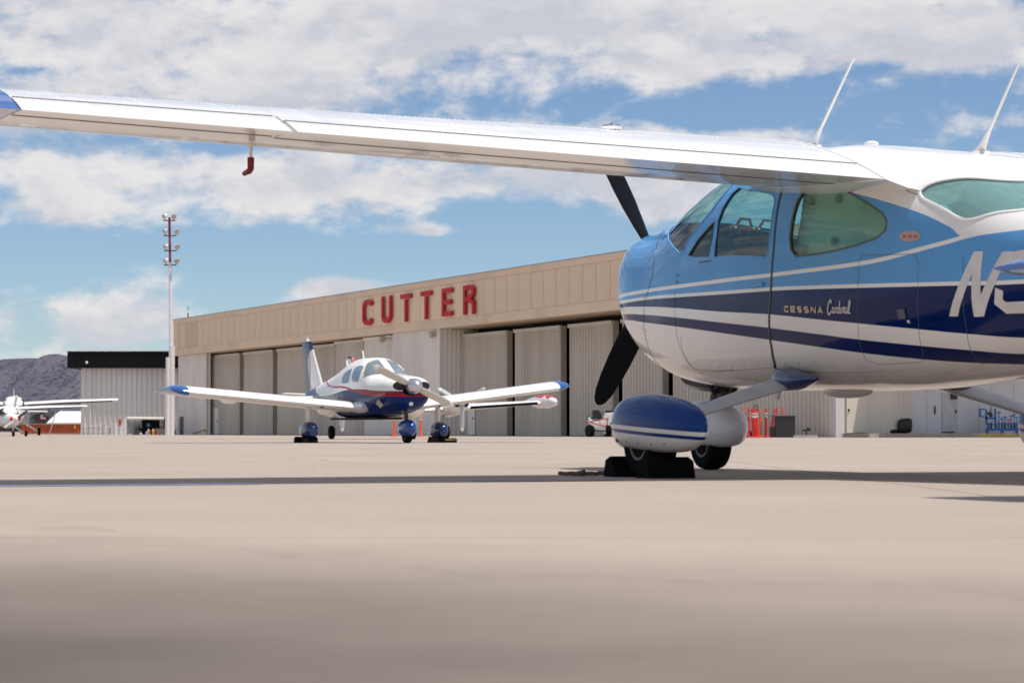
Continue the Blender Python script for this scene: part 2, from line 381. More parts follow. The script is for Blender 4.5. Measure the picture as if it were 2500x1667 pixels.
def hillmat(name, c1, c2, c3, s):
    m, nt, b = base_mat(name); tc = nt.nodes.new('ShaderNodeTexCoord'); V = tc.outputs['Object']
    mp = nt.nodes.new('ShaderNodeMapping'); lnk(nt, V, mp.inputs[0]); mp.inputs['Scale'].default_value = (1.7, .12, 1.2)
    n = nnoise(nt, mp.outputs[0], .02 * s, 10, .65)
    vo = nt.nodes.new('ShaderNodeTexVoronoi'); vo.inputs['Scale'].default_value = .30 * s; lnk(nt, mp.outputs[0], vo.inputs['Vector'])
    n2 = nnoise(nt, mp.outputs[0], .05 * s, 6, .6)
    c = nmix(nt, nmap(nt, n, .35, .65), c1, c2)
    dots = nmath(nt, 'LESS_THAN', vo.outputs['Distance'], nmap(nt, n2, .35, .7, .22, .52))
    c = nmix(nt, nmath(nt, 'MULTIPLY', dots, .8), c, c3)
    lnk(nt, c, b.inputs['Base Color']); b.inputs['Roughness'].default_value = 1; b.inputs['Specular IOR Level'].default_value = 0
    return m
hill('hill', 2200, [(-260, 1010), (-120, 960), (0, 905), (30, 900), (60, 890), (90, 874), (115, 866), (135, 865), (150, 866), (170, 872), (230, 878), (300, 890), (420, 960), (520, 1030)], hillmat('hazy_scrub_hill', (.088, .086, .112), (.128, .116, .132), (.038, .048, .075), 1), 900, 16, 'dry rocky hill dotted with dark scrub')  # distance haze is mixed into the mauve rock and scrub colours
hill('far_ridge', 6500, [(-900, 1000), (-400, 900), (-100, 893), (40, 905), (250, 960), (500, 1030)], hillmat('hazy_far_ridge', (.06, .13, .19), (.07, .14, .20), (.05, .11, .16), .4), 1500, 40, 'bluish ridge far behind the rocky hill')  # blue of the ridge is distance haze painted as base colour
# ------------------------------------------------------------------ big hangar
def corrug(b, x0, x1, z0, z1, y, pitch=.3, dep=.045, mi=0):
    """ribbed sheet in plane y (front = -y)"""
    n = max(1, round((x1 - x0) / pitch)); p = (x1 - x0) / n; pr = []
    for i in range(n):
        a = x0 + i * p
        pr += [(a, y), (a + p * .62, y), (a + p * .72, y - dep), (a + p * .90, y - dep)]
    pr.append((x1, y))
    vs = []; [vs.extend([(u, v, z0), (u, v, z1)]) for u, v in pr]
    return b.add(vs, [(2 * i, 2 * i + 2, 2 * i + 3, 2 * i + 1) for i in range(len(pr) - 1)], mi)
M_['tan_panel'] = mat('tan_fascia', (.78, .59, .42), .55, var=.07, scale=.6, dirt=(.42, .32, .23), dirtamt=.45, st=(1, 1, .35))
M_['tan_panel2'] = mat('tan_fascia_pale', (.84, .65, .45), .55, var=.05, scale=.5)
M_['tan_dark'] = mat('tan_fascia_worn', (.66, .49, .34), .6, var=.07, scale=.7)
M_['door_grey'] = mat('hangar_door_sheet', (.66, .61, .53), .55, var=.08, scale=.5, st=(1, 1, .15), dirt=(.36, .31, .26), dirtamt=.5)
M_['door_light'] = mat('hangar_wall_sheet', (.85, .81, .75), .5, var=.06, scale=.5, st=(1, 1, .2), dirt=(.3, .27, .24), dirtamt=.3)
M_['door_end'] = mat('door_end_sheet', (.50, .44, .35), .6, var=.08, scale=1)
M_['void'] = mat('dark_gap', (.012, .011, .010), .8)
M_['wall_cool'] = mat('annex_panel', (.60, .61, .63), .5, var=.05, scale=.8)
M_['wall_white'] = mat('white_sheet_wall', (.60, .585, .57), .5, var=.06, scale=.6, st=(1, 1, .1))
HX, HY = -26.7, 182.0
UX, UY = .426, -.905
HR = math.atan2(UY, UX)
def S(px, y=0.):
    a = az_(px); return ((182 + .426 * y) * a + 26.7 - .905 * y) / (.426 + .905 * a)
SE = S(2042)
hang = empty('hangar', (HX, HY, 0), HR, 'long beige hangar with ribbed sliding doors and big red roofline letters', 'hangar')
ZT, ZF = 9.18, 6.30
DEPTH = 28
b = MB(); b.b2((-.0, .9, 8.4), (SE - .1, DEPTH, 8.95)); b.b2((-.35, -.36, ZT), (SE + .02, .9, ZT + .05)); b.build('roof', mat('roof_metal', (.35, .35, .34), .5), hang)
b = MB(); b.b2((0, 2.3, 0), (SE - .1, 2.5, 8.4)); b.b2((0, 2.5, 0), (.2, DEPTH, 8.4)); b.b2((0, DEPTH - .2, 0), (SE - .1, DEPTH, 8.4)); b.build('back_wall', M_['void'], hang)
b = MB(); b.b2((-.3, -.30, ZF), (SE, .85, ZT - .002)); b.build('fascia_beam', M_['tan_dark'], hang)
b = MB(); b.b2((-.32, -.345, ZF + .002), (SE, -.302, ZF + .52)); b.b2((-.32, -.345, ZT - .36), (SE, -.302, ZT - .004)); b.build('fascia_trim', M_['tan_panel'], hang)
n = int(SE / 1.52); pw = SE / n
pm = {}
for i in range(n):
    x0 = -.28 + i * pw if i == 0 else i * pw; x1 = (i + 1) * pw
    key = 'tan_panel'
    if 2 <= i <= 3: key = 'tan_dark'
    if S(880) < (x0 + x1) / 2 < S(1165): key = 'tan_panel2'
    if key not in pm or i == 0:
        q = MB(); q.b2((.0, -.325, ZF + .535), (pw - .05, -.303, ZT - .375)); me = q.mesh('fascia_panel'); me.materials.append(M_[key])
        if i: pm[key] = me
    else: me = pm[key]
    o = bpy.data.objects.new('fascia_panel', me); o.parent = hang; o.location = (x0 + .025, random.random() * .006, 0); col.objects.link(o)
# letters of the sign
def letter(ch, x0, x1):
    q = MB(); wl = x1 - x0; H = 1.74; w = .27
    for path in glyph(ch, .22):
        pts = [(x0 + u * wl, v * H) for u, v in path]
        st = stroke2d(pts, w)
        for i in range(len(st) - 1):
            (a, c), (d, e) = st[i], st[i + 1]
            q.prism([(a.x, a.y + 6.9), (c.x, c.y + 6.9), (e.x, e.y + 6.9), (d.x, d.y + 6.9)], 'y', -.54, -.40)
    for t in (.25, .75): q.b2((x0 + wl * .5 - .02, -.40, 6.9 + H * t), (x0 + wl * .5 + .02, -.35, 6.94 + H * t))
    return q
M_['sign_red'] = mat('sign_red', (.52, .003, .010), .6, var=.15, scale=2)
for ch, a, c in (('C', 884, 910), ('U', 931, 955), ('T', 978, 1002), ('T', 1027, 1052), ('E', 1079, 1103), ('R', 1131, 1158)):
    letter(ch, S(a, -.5), S(c, -.5)).build('sign_letter', M_['sign_red'], hang)
# wall bay at far left, then door leaves
b = MB(); corrug(b, 0, S(505), 0, ZF - .0, .02, .34, .09); b.b2((0, .07, 0), (S(505), .3, ZF)); b.build('wall_bay', M_['door_light'], hang)
def leaf(x0, x1, y, top, m, name='sliding_door', end=.45, z0=.03):
    q = MB(); corrug(q, x0, x1, z0, top, y, .34, .11, mi=0); q.b2((x0, y + .05, z0), (x1, y + end, top), mi=1)
    q.b2((x0, y - .13, top - .16), (x1, y + .048, top + .02), mi=0)
    return q.build(name, [m, M_['door_end']], hang)
G = .82
lv = [(517, 595, .75, 0), (595, 677, .75, 0), (677, 820, .75, 0)]
for a, c, y, _ in lv: leaf(S(a, y) + .10, S(c, y) - (G if c < 800 else 0), y, ZF - .18, M_['door_grey'], end=.3)
leaf(S(820, .35), S(890, .35), .35, ZF - .12, M_['door_grey'], end=.6)
leaf(S(890, .2), S(956, -.3) - .02, .2, ZF - .08, M_['door_light'], end=.6)
q = MB(); corrug(q, S(956, -.3), S(1072, -.3), 0, ZF - .003, -.20, .34, .09); q.b2((S(956, -.3), -.15, 0), (S(1072, -.3), 2.25, ZF - .004)); q.build('wall_bay', M_['door_light'], hang)
q = MB()
for k in range(8): q.b2((S(1072, -.3) + .002, -.12 + k * .28, 0), (S(1072, -.3) + .05, -.06 + k * .28, ZF - .006))
q.build('wall_rib', M_['door_grey'], hang)
for a, c in ((1133, 1255), (1255, 1388), (1388, 1517), (1517, 1640), (1640, 1775)):
    leaf(S(a, 1.25) + (.15 if a > 1140 else .05), S(c, 1.25) - G, 1.25, ZF - .35, M_['door_grey'], end=.3)
q = MB(); corrug(q, S(1775, .02), SE - .3, 0, ZF, .02, .34, .09); q.b2((S(1775, .02), .07, 0), (SE - .3, .4, ZF)); q.build('wall_bay', M_['door_grey'], hang)
q = MB(); q.b2((SE - .3, -.02, 0), (SE, .35, ZF)); q.build('corner_post', M_['wall_white'], hang)
q = MB(); q.b2((S(517), .5, ZF - .05), (S(940), 2.0, ZF + .1)); q.b2((S(1072), .5, ZF - .05), (S(1775), 2.2, ZF + .1)); q.build('door_track', mat('track_brown', (.30, .24, .18), .7, var=.15, scale=1), hang)
# black edges between leaves
def pdoor(px0, px1, y, m, h=2.05):
    q = MB(); q.b2((S(px0, y), y - .17, .05), (S(px1, y), y - .12, h)); d = q.build('entry_door', m, hang)
    q = MB(); x = S(px1, y) - .16; q.b2((x, y - .22, .98), (x + .1, y - .17, 1.08)); q.build('door_handle', M_['black'], d)
    q = MB(); a_, b_ = S(px0, y), S(px1, y); q.b2((a_ - .06, y - .16, h), (b_ + .06, y - .115, h + .06)); q.b2((a_ - .06, y - .16, .05), (a_ - .003, y - .115, h)); q.b2((b_ + .003, y - .16, .05), (b_ + .06, y - .115, h)); q.build('door_frame', M_['door_light'], d)
    return d
pdoor(527, 537, .75, M_['door_light'])
pdoor(1149, 1164, 1.25, M_['door_light'])
# lamps under the fascia
for px, y in ((953, -.45), (1075, -.42)):
    q = MB(); x = S(px); q.cyl((x, y + .1, 6.05), (x, y - .25, 5.95), .16, .22, 14); q.b2((x - .03, y + .1, 6.0), (x + .03, y + .5, 6.1)); q.build('wall_lamp', M_['door_end'], hang, 40)
# end wall (lit return) with annex
ew = MB(); EW = 3.6
q = MB()
pr = []
p = .29; y = .35
while y < EW:
    pr += [(SE, y), (SE, y + p * .62), (SE + .04, y + p * .72), (SE + .04, y + p * .9)]; y += p
pr.append((SE, EW))
vs = []; [vs.extend([(u, v, 0), (u, v, ZF)]) for u, v in pr]
q.add(vs, [(2 * i, 2 * i + 1, 2 * i + 3, 2 * i + 2) for i in range(len(pr) - 1)]); q.build('end_wall', M_['door_grey'], hang)
def ye(px):  # distance along the end wall (local y) for a column of the photo
    a = az_(px); x0 = HX + UX * SE; y0 = HY + UY * SE
    return (x0 - a * y0) / (a * .426 - .905)
q = MB(); q.b2((SE - .25, EW, 0), (SE + .002, ye(2560), ZF)); q.build('annex_wall', M_['wall_cool'], hang)
for px in (2218, 2262, 2337, 2390, 2422, 2476):
    q = MB(); q.b2((SE + .003, ye(px) - .012, .2), (SE + .012, ye(px) + .012, ZF)); q.build('panel_joint', M_['door_end'], hang)
M_['cream'] = mat('cream_door', (.66, .60, .50), .45, var=.03)
q = MB(); q.b2((SE + .045, ye(2065), .2), (SE + .085, ye(2111), 2.25)); d = q.build('entry_door', M_['cream'], hang); d['label'] = 'cream steel door in the sunlit end wall'
q = MB(); q.b2((SE + .086, ye(2068), 1.1), (SE + .14, ye(2068) + .06, 1.2)); q.build('door_handle', M_['black'], d)
q = MB(); q.b2((SE + .086, ye(2077), 1.98), (SE + .10, ye(2099), 2.12)); q.build('door_sign', mat('faded_sign', (.62, .42, .25), .6, var=.2, scale=12), d)
q = MB(); q.b2((SE + .003, ye(2299), .2), (SE + .04, ye(2336), 2.25)); d = q.build('entry_door', mat('grey_door', (.47, .48, .50), .45), hang); d['label'] = 'grey steel door in the annex wall'
q = MB(); q.b2((SE + .041, ye(2331), 1.05), (SE + .09, ye(2331) + .05, 1.2)); q.build('door_handle', M_['black'], d)
q = MB(); q.b2((SE + .041, ye(2300), .2), (SE + .07, ye(2327), .25)); q.build('kick_plate', M_['black'], d)
q = MB(); q.b2((SE + .041, ye(2320), 1.65), (SE + .16, ye(2333), 1.92)); q.build('box', M_['black'], d)
q = MB(); q.b2((SE + .003, ye(2262) - .03, 1.95), (SE + .03, ye(2262) + .03, 2.6)); q.build('yellow_strip', M_['yellow'], hang)
q = MB(); q.b2((SE + .003, ye(2282) - .02, 1.0), (SE + .05, ye(2282) + .03, 1.35)); q.build('pull_handle', M_['black'], hang)
q = MB(); q.b2((SE, ye(2121), 4.2), (SE + 3.5, ye(2560), 4.4)); q.build('shadow_canopy', M_['wall_white'], hang)  # unseen overhang added to cast the diagonal shadow on the cream door
# sidewalk with kerb in front of the annex
q = MB(); q.b2((SE + .05, ye(2056), 0), (SE + 1.9, ye(2700), .16)); o = q.build('sidewalk', mat('sidewalk', (.30, .25, .21), .8, var=.12, scale=2)); o.location = (HX, HY, 0); o.rotation_euler = (0, 0, HR); tag(o, 'raised concrete walk along the annex', kind='structure')
q = MB(); q.b2((SE + 1.905, ye(2056), 0), (SE + 2.06, ye(2320), .17), mi=0); q.b2((SE + 1.905, ye(2320) + .003, 0), (SE + 2.06, ye(2700), .17), mi=1); o = q.build('kerb', [mat('kerb', (.42, .34, .28), .8, var=.2, scale=1.5), mat('kerb_yellow', (.55, .40, .12), .8, var=.3, scale=3, dirt=(.35, .28, .2), dirtamt=.8)]); o.location = (HX, HY, 0); o.rotation_euler = (0, 0, HR); tag(o, 'kerb with worn yellow paint', kind='structure')
def hpos(s, y): return (HX + UX * s - UY * y * 1.0 if False else HX + UX * s + .905 * y, HY + UY * s + .426 * y)
# roof antenna on hangar
x, y = hpos(1.6, .3)
q = MB(); q.cyl((0, 0, 0), (0, 0, .45), .05, n=8, mi=0); q.cyl((0, 0, .45), (0, 0, .62), .07, n=8, mi=1); q.cyl((0, 0, .62), (0, 0, .95), .025, n=6, mi=0)
loose('roof_antenna', q.mesh('roof_antenna'), [M_['dark_steel'], M_['white_paint']], (x, y, ZT + .05), label='thin antenna standing on the hangar roof corner', cat='antenna')
# ------------------------------------------------------------------ pale building behind
BD = 192.
bl = empty('metal_building', (at(198, BD), BD, 0), 0, 'pale ribbed metal building with deep black roof fascia', 'building')
W = at(520, BD) - at(198, BD)
M_['bwall'] = mat('pale_ribbed_wall', (.74, .72, .70), .55, var=.05, scale=.4, st=(1, 1, .1))
q = MB(); corrug(q, 0, W, 0, 6.0, 0, .42, .10); q.b2((0, .06, 0), (W, 14, 6.0)); q.build('wall', M_['bwall'], bl)
M_['fascia_black'] = mat('black_ribbed_fascia', (.004, .005, .007), .6, var=.2); M_['fascia_black'].node_tree.nodes['Principled BSDF'].inputs['Specular IOR Level'].default_value = .2
q = MB(); corrug(q, -1.05, W, 5.62, 6.98, -.70, .42, .04); q.b2((-1.05, -.64, 5.60), (W, 15, 6.97)); q.build('fascia', M_['fascia_black'], bl)
q = MB(); q.b2((-1.09, -.78, 7.0), (W, 15, 7.05)); q.build('roof_edge', M_['door_light'], bl)
q = MB(); x = at(222, BD) - at(198, BD); q.cyl((x, -.12, .0), (x, -.12, 6.0), .05, n=8); q.build('downpipe', M_['door_light'], bl, 40)
x = at(216, BD) - at(198, BD); q = MB(); q.sphere((x, -.85, 6.05), .12); q.build('flood_lamp', M_['white_paint'], bl, 60)
# ------------------------------------------------------------------ light mast
MD = 158.
ms = empty('light_mast', (at(419, MD), MD, 0), 0, 'tall white light mast with eight floodlights and red lattice top', 'light mast')
MT = zz(530, MD); MTr = zz(640, MD)
xo = lambda px: at(px, MD) - at(419, MD)
q = MB(); q.tube([(0, 0, 0), (0, 0, zz(845, MD))], .21, 14); q.tube([(0, 0, zz(845, MD)), (xo(417), 0, zz(843, MD)), (xo(413.5), 0, MTr)], [.21, .14, .10], 14); q.build('pole', M_['white_paint'], ms, 40)
q = MB(); q.tube([(xo(413.5), 0, MTr - .1), (xo(411), 0, MT)], .085, 8); q.build('upper_pole', mat('oxide_red', (.27, .03, .025), .6, var=.3, scale=4), ms, 40)
for k, py in enumerate((531, 568, 605, 640)):
    zc = zz(py, MD); xc = xo(411 + .023 * (py - 530))
    q = MB(); q.b2((xc - .42, -.05, zc - .22), (xc + .42, .05, zc - .15)); q.build('crossarm', M_['dark_steel'], ms)
    for sx, dx, rr in ((-1, (-.32, -.30, -.28, -.30)[k], .18), (1, (.32, .50, .52, .46)[k], .215)):
        c = Vector((xc + dx, -.18, zc + .10)); dr = Vector((sx * .45, -.8, -.35)).normalized()
        q = MB(); q.lathe([(.06, -.26), (.12, -.2), (rr * .75, -.06), (rr, .05), (rr, .08)], c, dr, 18); fl = q.build('floodlight', M_['white_paint'], ms, 35)
        q = MB(); q.lathe([(rr * .88, .082), (rr * .8, .10), (.01, .11)], c, dr, 18); q.build('lens', mat('floodlight_lens', (.60, .53, .45), .25) if 'floodlight_lens' not in bpy.data.materials else bpy.data.materials['floodlight_lens'], fl, 35)
        q = MB(); q.cyl((c.x, c.y, c.z - .05), (xc + dx * .9, 0, zc - .18), .03, n=6); q.build('bracket', M_['dark_steel'], fl)
q = MB(); q.cyl((0, 0, 0), (0, 0, zz(957, MD - 1)), .17, n=14); q.cyl((0, 0, zz(957, MD - 1)), (0, 0, zz(872, MD - 1)), .145, n=14)
loose('vent_post', q.mesh('vent_post'), M_['white_paint'], (at(409.5, MD - 1), MD - 1, 0), smooth=40, label='short thick white pipe standing just left of the light mast', cat='pipe')
# ------------------------------------------------------------------ lofted bodies
def cat_(xs, ys, x):
    i = int(np.clip(np.searchsorted(xs, x) - 1, 0, len(xs) - 2))
    def m(k):
        if k == 0: return (ys[1] - ys[0]) / (xs[1] - xs[0])
        if k == len(xs) - 1: return (ys[-1] - ys[-2]) / (xs[-1] - xs[-2])
        a = (ys[k] - ys[k - 1]) / (xs[k] - xs[k - 1]); b = (ys[k + 1] - ys[k]) / (xs[k + 1] - xs[k])
        return 0 if a * b <= 0 else 2 * a * b / (a + b)
    h = xs[i + 1] - xs[i]; t = (x - xs[i]) / h
    return (2*t**3 - 3*t*t + 1) * ys[i] + (t**3 - 2*t*t + t) * h * m(i) + (-2*t**3 + 3*t*t) * ys[i + 1] + (t**3 - t*t) * h * m(i + 1)
class Loft:
    """table rows: x, zbottom, zmid, ztop, halfwidth, upper exponent, lower exponent (x descending)"""
    def __init__(s, T): s.A = np.array(T)[::-1]; s.x0, s.x1 = s.A[0, 0], s.A[-1, 0]; s.c = {}
    def sec(s, x):
        x = min(max(x, s.x0), s.x1); k = round(x, 4)
        if k not in s.c: s.c[k] = [cat_(s.A[:, 0], s.A[:, i], x) for i in range(1, 7)]
        return s.c[k]
    def pt(s, x, t, side=1):
        zb, zm, zt, w, nu, nl = s.sec(x); c, si = math.cos(t), max(0, math.sin(t))
        if c >= 0: return Vector((x, side * w * si ** (2 / nu), zm + (zt - zm) * max(c, 0) ** (2 / nu)))
        return Vector((x, side * w * si ** (2 / nl), zm - (zm - zb) * (-c) ** (2 / nl)))
    def t_of(s, x, z):
        zb, zm, zt, w, nu, nl = s.sec(x)
        if z >= zm: return math.acos(min(1, (z - zm) / (zt - zm)) ** (nu / 2))
        return math.pi / 2 + math.asin(min(1, (zm - z) / (zm - zb)) ** (nl / 2))
    def hw(s, x, z): return s.pt(x, s.t_of(x, z)).y
    def nrm(s, x, t, side=1):
        e = .012; a = s.pt(min(x + e, s.x1), t) - s.pt(max(x - e, s.x0), t); t0, t1 = max(t - .03, 0), min(t + .03, math.pi)
        b = s.pt(x, t1) - s.pt(x, t0); n = b.cross(a)
        if t < .03: n = Vector((-a.z, 0, a.x)) if a.x > 0 else n
        if t > math.pi - .03: n = Vector((a.z, 0, -a.x))
        n = n.normalized() if n.length > 1e-9 else Vector((1, 0, 0))
        if n.y < 0 and .03 <= t <= math.pi - .03: n = -n
        if side < 0: n.y = -n.y
        return n
KV = .55
def inpoly(P, x, y):
    c = False; n = len(P)
    for i in range(n):
        a, b = P[i], P[i - 1]
        if (a[1] > y) != (b[1] > y) and x < (b[0] - a[0]) * (y - a[1]) / (b[1] - a[1]) + a[0]: c = not c
    return c
def smooth_poly(P, it=2, closed=True):
    for _ in range(it):
        Q = []
        n = len(P)
        for i in range(n if closed else n - 1):
            a, b = P[i], P[(i + 1) % n]; Q += [(.75 * a[0] + .25 * b[0], .75 * a[1] + .25 * b[1]), (.25 * a[0] + .75 * b[0], .25 * a[1] + .75 * b[1])]
        if not closed: Q = [P[0]] + Q + [P[-1]]
        P = Q
    return P
def skin(L, regions, nx=150, nt=40, xs=None, ts=None):
    """regions: list of (name, polygon in (x, v)); returns dict name -> triangles; points (x,t)"""
    xs = xs if xs is not None else np.linspace(L.x0, L.x1, nx); ts = ts if ts is not None else np.linspace(0, math.pi, nt)
    pts = [Vector((x, t * KV)) for x in xs for t in ts]
    edges = [(i, i + 1) for i in range(0)]
    n0 = len(pts)
    for name, P in regions:
        k = len(pts); Q = []
        for i in range(len(P)):
            a = Vector(P[i]); b = Vector(P[(i + 1) % len(P)]); m = max(1, int((b - a).length / .035))
            for j in range(m): Q.append(a.lerp(b, j / m))
        pts += Q; edges += [(k + i, k + (i + 1) % len(Q)) for i in range(len(Q))]
    # drop grid points that crowd the outlines
    seg = np.array([[p.x, p.y] for p in pts[n0:]]) if len(pts) > n0 else None
    keep = []
    if seg is not None:
        for i in range(n0):
            d = np.abs(seg - [pts[i].x, pts[i].y]).sum(1).min()
            edge = (pts[i].y < 1e-6 or pts[i].y > math.pi * KV - 1e-6 or pts[i].x <= L.x0 + 1e-6 or pts[i].x >= L.x1 - 1e-6)
            if d > .016 or edge: keep.append(i)
    else: keep = list(range(n0))
    mp = {}; P2 = []
    for i in keep: mp[i] = len(P2); P2.append(pts[i])
    for i in range(n0, len(pts)): mp[i] = len(P2); P2.append(pts[i])
    E2 = [(mp[a], mp[b]) for a, b in edges]
    V, _, T, *_r = delaunay_2d_cdt(P2, E2, [], 0, 1e-5)
    out = {}
    for t in T:
        cx = sum(V[i].x for i in t) / 3; cy = sum(V[i].y for i in t) / 3; nm = 'body'
        for name, P in regions:
            if inpoly(P, cx, cy): nm = name; break
        out.setdefault(nm, []).append(tuple(t))
    return V, out
def shell(name, L, V, tris, sides, mats, parent, thick=.02, inner=True, off=0, seal=True):
    """build the surface part, with real thickness and reveals"""
    vs, ns, fs, mi = [], [], [], []; idx = {}
    def vert(i, side, layer):
        t = min(max(V[i].y / KV, 0), math.pi); s_ = 0 if (t < 1e-4 or t > math.pi - 1e-4) else side
        k = (i, s_, layer)
        if k not in idx:
            sd = side if s_ else 1; p = L.pt(V[i].x, t, sd); n = L.nrm(V[i].x, t, sd)
            if s_ == 0: p.y = 0; n.y = 0; n.normalize()
            p = p + n * (off - (thick if layer else 0)); idx[k] = len(vs); vs.append(p); ns.append(n if not layer else -n)
        return idx[k]
    cnt = {}
    for t in tris:
        for a, b in ((t[0], t[1]), (t[1], t[2]), (t[2], t[0])): cnt[tuple(sorted((a, b)))] = cnt.get(tuple(sorted((a, b))), 0) + 1
    for side in sides:
        for t in tris:
            f = [vert(i, side, 0) for i in t]; a, b, c = (vs[k] for k in f)
            n = (b - a).cross(c - a)
            ref = ns[f[0]] + ns[f[1]] + ns[f[2]]
            if n.dot(ref) < 0: f.reverse()
            fs.append(tuple(f)); mi.append(0)
            if inner:
                g = [vert(i, side, 1) for i in t]
                if n.dot(ref) > 0: g.reverse()
                fs.append(tuple(g)); mi.append(1)
        if inner:
            for (a, b), k in cnt.items():
                if k == 1:
                    ta, tb = V[a].y / KV, V[b].y / KV
                    if (ta < 1e-3 and tb < 1e-3) or (ta > math.pi - 1e-3 and tb > math.pi - 1e-3): continue
                    fs.append((vert(a, side, 0), vert(b, side, 0), vert(b, side, 1), vert(a, side, 1))); mi.append(1)
    me = bpy.data.meshes.new(name); me.from_pydata(vs, [], fs)
    me.shade_smooth()
    for p, k in zip(me.polygons, mi): p.material_index = k
    rim = {}
    me.normals_split_custom_set_from_vertices([tuple(n) for n in ns])
    o = bpy.data.objects.new(name, me); col.objects.link(o); o.parent = parent
    for m in mats: me.materials.append(m)
    return o
def seam(name, L, pts, w, m, parent, sides=(1,), lift=.0015, closed=False, space='xz'):
    """thin strip lying on the body along (x,z) points"""
    q = MB()
    P = [(x, L.t_of(x, z) * KV) if space == 'xz' else (x, z * KV) for x, z in pts]
    if closed: P.append(P[0])
    D = []
    for a, b in zip(P[:-1], P[1:]):
        n = max(1, int((Vector(b) - Vector(a)).length / .03)); D += [(a[0] + (b[0] - a[0]) * i / n, a[1] + (b[1] - a[1]) * i / n) for i in range(n)]
    D.append(P[-1])
    for sd in sides:
        C = [(L.pt(x, min(max(v / KV, 0), math.pi), sd), L.nrm(x, min(max(v / KV, 0), math.pi), sd)) for x, v in D]
        prof = []
        for i, (p, n) in enumerate(C):
            d = (C[min(i + 1, len(C) - 1)][0] - C[max(i - 1, 0)][0]).normalized(); s_ = n.cross(d).normalized()
            prof.append([p + s_ * w / 2 - n * .003, p + s_ * w * .32 + n * lift, p - s_ * w * .32 + n * lift, p - s_ * w / 2 - n * .003])
        q.rings(prof, False, closed=False)
    return q.build(name, m, parent, 60)
def decal(name, L, quads, m, parent, side=1, lift=.002):
    """quads: list of 4 (x,z) corners laid on the body"""
    q = MB()
    for Q in quads:
        a, b, c, d = [Vector(p) for p in Q]; nu = max(1, int(max((b - a).length, (c - d).length) / .04)); nv = max(1, int(max((d - a).length, (c - b).length) / .04)); g = []
        for i in range(nu + 1):
            for j in range(nv + 1):
                p = a.lerp(b, i / nu).lerp(d.lerp(c, i / nu), j / nv); t = L.t_of(p.x, p.y); P = L.pt(p.x, t, side); g.append(P + L.nrm(p.x, t, side) * lift)
        q.add(g, [(i * (nv + 1) + j, (i + 1) * (nv + 1) + j, (i + 1) * (nv + 1) + j + 1, i * (nv + 1) + j + 1) for i in range(nu) for j in range(nv)])
    me = bpy.data.meshes.new(name); me.from_pydata(q.v, [], q.f); me.shade_smooth()
    return link(name, me, m, parent)
def text_quads(txt, x0, z0, dx, dz, h, wl, gap, w, slant=0, side=1):
    """letters along direction (dx,dz); x decreases towards the tail on the left side"""
    Q = []; pos = 0
    for ch in txt:
        for path in glyph(ch, w):
            st = stroke2d([(u * wl, v * h) for u, v in path], w * wl)
            for i in range(len(st) - 1):
                A = [st[i][0], st[i][1], st[i + 1][1], st[i + 1][0]]
                Q.append([(x0 + dx * (pos + p.x) + slant * p.y * dx, z0 + dz * (pos + p.x) + p.y) for p in A])
        pos += wl + gap
    return Q
def foil_pt(c, tk, cam, up):
    yt = 5 * tk * (.2969 * math.sqrt(c) - .126 * c - .3516 * c * c + .2843 * c ** 3 - .1036 * c ** 4); p = .4
    yc = cam / p ** 2 * (2 * p * c - c * c) if c < p else cam / (1 - p) ** 2 * ((1 - 2 * p) + 2 * p * c - c * c)
    return yc + (yt if up else -yt)
def cosr(a, b, n): return [a + (b - a) * (1 - math.cos(math.pi * i / n)) / 2 for i in range(n + 1)]
class Wing:
    """stations: (y, xTE, zTE, chord, incidence deg, thickness)"""
    def __init__(s, st, cam=.02, side=1): s.st = np.array(st); s.cam = cam; s.side = side
    def at(s, y, c, up):
        r = [np.interp(y, s.st[:, 0], s.st[:, i]) for i in range(6)]; ch = r[3]; a = R(r[4])
        z = foil_pt(c, r[5], s.cam, up) * ch; dx = (1 - c) * ch
        return Vector((r[1] + dx * math.cos(a) - z * math.sin(a), s.side * y, r[2] + dx * math.sin(a) + z * math.cos(a)))
    def ring(s, y, cu, cl, n=16):
        """nose part from upper cu round the leading edge to lower cl"""
        return [s.at(y, c, True) for c in cosr(cu, 0, n)] + [s.at(y, c, False) for c in cosr(0, cl, n)[1:]]
    def flap(s, y, cu, cl, n=5): return [s.at(y, cu + (1 - cu) * i / n, True) for i in range(n + 1)] + [s.at(y, 1 - (1 - cl) * i / n, False) for i in range(1, n + 1)]
def ylist(a, b, st=.35): n = max(1, round((b - a) / st)); return [a + (b - a) * i / n for i in range(n + 1)]
def tyre(parent, c, r, w, rim=.45, ax=(0, 1, 0), name='tyre'):
    q = MB(); k = w / 2; pr = [(r * .55, -k * .85), (r * .80, -k), (r * .93, -k * .85), (r, -k * .4), (r, k * .4), (r * .93, k * .85), (r * .80, k), (r * .55, k * .85)]
    q.lathe(pr, c, ax, 28); t = q.build(name, M_['rubber'], parent, 40)
    q = MB(); q.lathe([(.02, -k * .72), (r * .3, -k * .74), (r * .56, -k * .9), (r * .56, k * .9), (r * .3, k * .74), (.02, k * .72)], c, ax, 20); q.build('rim', M_['rim'], t, 30)
    return t
